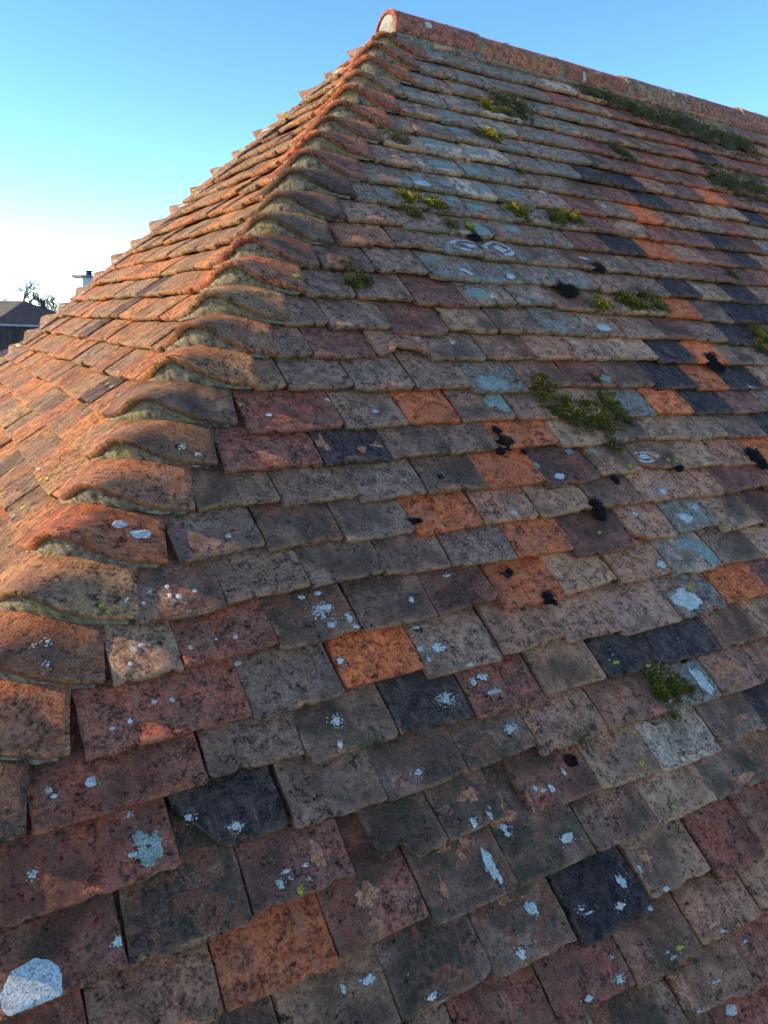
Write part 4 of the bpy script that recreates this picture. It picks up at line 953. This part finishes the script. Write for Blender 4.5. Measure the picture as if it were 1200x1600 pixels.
# ------------------------------------------------------------------ ground and neighbourhood
G = 2500.0
o = link('ground', new_mesh('ground', [(-G, -G, GROUND), (G, -G, GROUND), (G, G, GROUND), (-G, G, GROUND)], [(0, 1, 2, 3)], plain('grass', (.05, .075, .025), (.09, .09, .04), .08), smooth=False))
tag(o, kind='structure')
def at(px, py, dist):
    """point at a horizontal distance in the direction of a photograph position"""
    d = CF + (px - 600) / FPX * CR - (py - 800) / FPX * CU
    return CAM + d * dist / math.hypot(d[0], d[1])
ROOFD = plain('dark_roof', (.10, .078, .058), (.068, .053, .040), 2.0, wave=2.2, bump=.05)
ROOFM = plain('mossy_roof', (.17, .14, .05), (.11, .09, .055), .8, wave=2.2)
WALLD = plain('dull_brick', (.12, .085, .06), (.085, .06, .045), 1.2, wave=3)
WHITE = plain('white_paint', (.42, .38, .32), (.34, .31, .27), 2)
RENDER = plain('cream_render', (.72, .66, .52), (.62, .56, .44), 1.5)

def house_hip(name, ax, eave_z, ridge_z, half, length, ang, mats):
    """hipped house; ax = (x, y) of the near ridge end"""
    r = bpy.data.objects.new(name, None); COL.objects.link(r)
    r.location = (ax[0], ax[1], GROUND); r.rotation_euler = (0, 0, ang)
    h0, h1 = eave_z - GROUND, ridge_z - GROUND
    o_ = .35
    # local: near hip end faces -y, ridge runs +y
    E = half + o_
    V = [(0, 0, h1), (0, length, h1), (-E, -half - o_, h0), (E, -half - o_, h0), (E, length + half + o_, h0), (-E, length + half + o_, h0)]
    me_ = new_mesh('roof', V, [(2, 3, 0), (3, 4, 1, 0), (4, 5, 1), (5, 2, 0, 1)], mats[0], smooth=False)
    if len(mats) > 2:
        me_.materials.append(mats[2]); me_.polygons[3].material_index = 1
    link('roof', me_, r)
    Wl = [(-half, -half, 0), (half, -half, 0), (half, length + half, 0), (-half, length + half, 0)]
    Wt = [(x, y, h0 + .02) for x, y, z in Wl]
    link('wall', new_mesh('wall', Wl + Wt, [(0, 1, 5, 4), (1, 2, 6, 5), (2, 3, 7, 6), (3, 0, 4, 7)], mats[1], smooth=False), r)
    # gutter boards, butted under the roof edge
    bm = bmesh.new()
    for (p, q) in (((-E, -half - o_), (E, -half - o_)), ((E, -half - o_), (E, length + half + o_)), ((-E, length + half + o_), (-E, -half - o_))):
        mx_, my_ = (p[0] + q[0]) / 2, (p[1] + q[1]) / 2
        ll = math.hypot(q[0] - p[0], q[1] - p[1]); an = math.atan2(q[1] - p[1], q[0] - p[0])
        bmesh.ops.create_cube(bm, size=1, matrix=Matrix.Translation((mx_, my_, h0 - .12)) @ Matrix.Rotation(an, 4, 'Z') @ Matrix.Diagonal((ll, .1, .22, 1)))
    mg = bpy.data.meshes.new('gutter'); bm.to_mesh(mg); bm.free(); mg.materials.append(WHITE)
    link('gutter', mg, r)
    return r
pA = at(38, 470, 95)
hA = house_hip('neighbour_house', (pA[0], pA[1]), at(38, 506, 95)[2], pA[2], 4.6, 13.0, math.radians(12), (ROOFD, WALLD, ROOFM))
tag(hA, 'dark roofed house with a mossy yellow slope below the bare tree at far left', 'house')
for sx in (-2.2, 1.6):
    f = link('window', new_mesh('window', [(sx, -4.62, 2.9), (sx + 1.2, -4.62, 2.9), (sx + 1.2, -4.62, 4.1), (sx, -4.62, 4.1)], [(0, 1, 2, 3)], plain('window_glass', (.03, .035, .04), (.05, .055, .06), 1, rough=.1), smooth=False), hA)
pB = at(150, 462, 34)
hB = house_hip('chimney_house', (pB[0] + 1.5, pB[1] + 2), pB[2] - 2.6, pB[2] - .35, 3.6, 6.0, math.radians(-50), (ROOFD, WALLD))
tag(hB, 'house mostly hidden behind the far hip, with a cream chimney stack rising above it', 'house')
# chimney stack with a flat cap and a dark pot
cA = at(131, 434, 34)
loc = np.array(hB.matrix_world.inverted() @ Vector(cA)) if False else None
ch_bm = bmesh.new()
R_ = Matrix.Rotation(math.radians(28), 4, 'Z')
bmesh.ops.create_cube(ch_bm, size=1, matrix=Matrix.Translation((0, 0, -1.5)) @ Matrix.Diagonal((.52, .52, 3.0, 1)))
mc_ = bpy.data.meshes.new('chimney'); ch_bm.to_mesh(mc_); ch_bm.free(); mc_.materials.append(RENDER)
chim = link('chimney', mc_, hB)
bpy.context.view_layer.update()
chim.matrix_world = Matrix.Translation(tuple(cA)) @ R_
bm = bmesh.new()
bmesh.ops.create_cube(bm, size=1, matrix=Matrix.Translation((0, 0, .045)) @ Matrix.Diagonal((.66, .66, .085, 1)))
bmesh.ops.bevel(bm, geom=bm.edges[:], offset=.012, segments=1, affect='EDGES')
mq = bpy.data.meshes.new('chimney_cap'); bm.to_mesh(mq); bm.free(); mq.materials.append(plain('grey_slab', (.22, .21, .2), (.16, .15, .14), 3))
link('chimney_cap', mq, chim)
bm = bmesh.new()
bmesh.ops.create_cone(bm, cap_ends=True, segments=20, radius1=.12, radius2=.10, depth=.16, matrix=Matrix.Translation((.17, -.1, .168)))
bmesh.ops.create_cone(bm, cap_ends=True, segments=20, radius1=.15, radius2=.15, depth=.035, matrix=Matrix.Translation((.17, -.1, .266)))
mq = bpy.data.meshes.new('chimney_pot'); bm.to_mesh(mq); bm.free(); mq.materials.append(plain('dark_clay_pot', (.06, .05, .045), (.04, .035, .03), 9))
link('chimney_pot', mq, chim)

BARK = plain('bark', (.085, .058, .042), (.06, .042, .032), 3)
def bare_tree(base, height, spread, seed, label, depth=6, half=3.0):
    r = random.Random(seed)
    V, F = [], []
    def tube(p, q, r0, r1):
        d = Vector(q) - Vector(p)
        if d.length < 1e-5: return
        z = d.normalized(); x = z.orthogonal().normalized(); y = z.cross(x); b0 = len(V); n_ = 5
        for c_, rr in ((p, r0), (q, r1)):
            for a in range(n_):
                t = 6.2832 * a / n_; V.append(tuple(Vector(c_) + (x * math.cos(t) + y * math.sin(t)) * rr))
        for a in range(n_): F.append((b0 + a, b0 + (a + 1) % n_, b0 + n_ + (a + 1) % n_, b0 + n_ + a))
    def grow(p, d, ln, rad, k_):
        q = p + d * ln * .5; d2 = (d + Vector((r.gauss(0, .1), r.gauss(0, .1), r.gauss(0, .05)))).normalized(); q2 = q + d2 * ln * .5
        rad = max(rad, .024); tube(p, q, rad, rad * .85); tube(q, q2, rad * .85, rad * .7)
        if k_ == 0: return
        for j in range(3 if k_ > 2 else 4):
            s_ = Vector((r.gauss(0, 1), r.gauss(0, 1), r.gauss(.1, .5))).normalized()
            nd = (d2 * 1.0 + s_ * spread).normalized()
            st = q if j == 2 else q2
            grow(st, nd, ln * r.uniform(.62, .82), rad * r.uniform(.5, .66), k_ - 1)
    grow(Vector((0, 0, height * .22)), Vector((0, 0, 1)), height * .26, height * .024, depth - 1)
    A_ = np.array(V); zm = np.percentile(A_[:, 2], 93); z0 = height * .22
    A_[:, 2] = z0 + (A_[:, 2] - z0) * (height - z0) / (zm - z0)
    hw_ = np.percentile(np.abs(A_[:, 0]), 92); A_[:, :2] *= half / hw_
    V = [tuple(q) for q in A_]
    root_ = bpy.data.objects.new('bare_tree', None); COL.objects.link(root_); root_.location = (base[0], base[1], GROUND)
    link('crown', new_mesh('crown', V, F, BARK, smooth=True), root_)
    V, F = [], []
    tube((0, 0, -.2), (0, 0, height * .08), height * .034, height * .026); tube((0, 0, height * .08), (0, 0, height * .222), height * .026, height * .0205)
    link('trunk', new_mesh('trunk', V, F, BARK, smooth=True), root_)
    tag(root_, label, 'tree', 'bare winter trees on the skyline')
p = at(34, 443, 170); bare_tree(p, p[2] - GROUND + .3, .62, 3, 'large bare winter tree behind the dark roofed house at far left', 6, 4.0)
for (px, py, dist, sd, lab) in ((74, 462, 230, 5, 'small bare tree between the large tree and the cream chimney'), (97, 466, 260, 8, 'hazy bare tree just left of the cream chimney'), (5, 466, 280, 12, 'faint bare tree at the left edge of the picture'), (86, 475, 300, 15, 'lowest faint bare tree on the skyline beside the tiled hip')):
    p = at(px, py, dist); bare_tree(p, p[2] - GROUND, .7, sd, lab, 6)
# distant house between the trees
pC = at(75, 482, 150)
hC = house_hip('distant_house', (pC[0], pC[1]), pC[2] - 2.6, pC[2], 4.5, 6, math.radians(70), (ROOFD, WALLD))
tag(hC, 'distant grey roofed house on the skyline right of the dark roofed house', 'house')
bm = bmesh.new(); bmesh.ops.create_cube(bm, size=1, matrix=Matrix.Translation((0, .8, pC[2] - GROUND + .3)) @ Matrix.Diagonal((.7, .7, 2.2, 1)))
mq = bpy.data.meshes.new('chimney'); bm.to_mesh(mq); bm.free(); mq.materials.append(WALLD); link('chimney', mq, hC)
# a belt of scrub and far woodland along the horizon
V, F = [], []
wr = random.Random(4)
for q in range(2600):
    a_ = math.radians(wr.uniform(40, 140)); dd = wr.uniform(330, 420)
    x, y = CAM[0] + math.cos(a_) * dd, CAM[1] + math.sin(a_) * dd
    hh = 5.2 + 2.0 * float(fbm(a_ * 40, 1.0, 0, 4)) 
    for _ in range(4):
        z = GROUND + hh * wr.random(); s_ = wr.uniform(.5, 1.3)
        b0 = len(V); dx = wr.uniform(-2, 2)
        for k_ in range(3):
            t = wr.uniform(0, 6.28); V.append((x + dx + math.cos(t) * s_, y + wr.uniform(-1, 1), z + math.sin(t) * s_))
        F.append((b0, b0 + 1, b0 + 2))
o = link('far_woodland', new_mesh('far_woodland', V, F, plain('far_wood', (.09, .085, .075), (.06, .065, .05), .5), smooth=False))
tag(o, 'low belt of far woodland on the horizon', 'woodland', None, 'stuff')
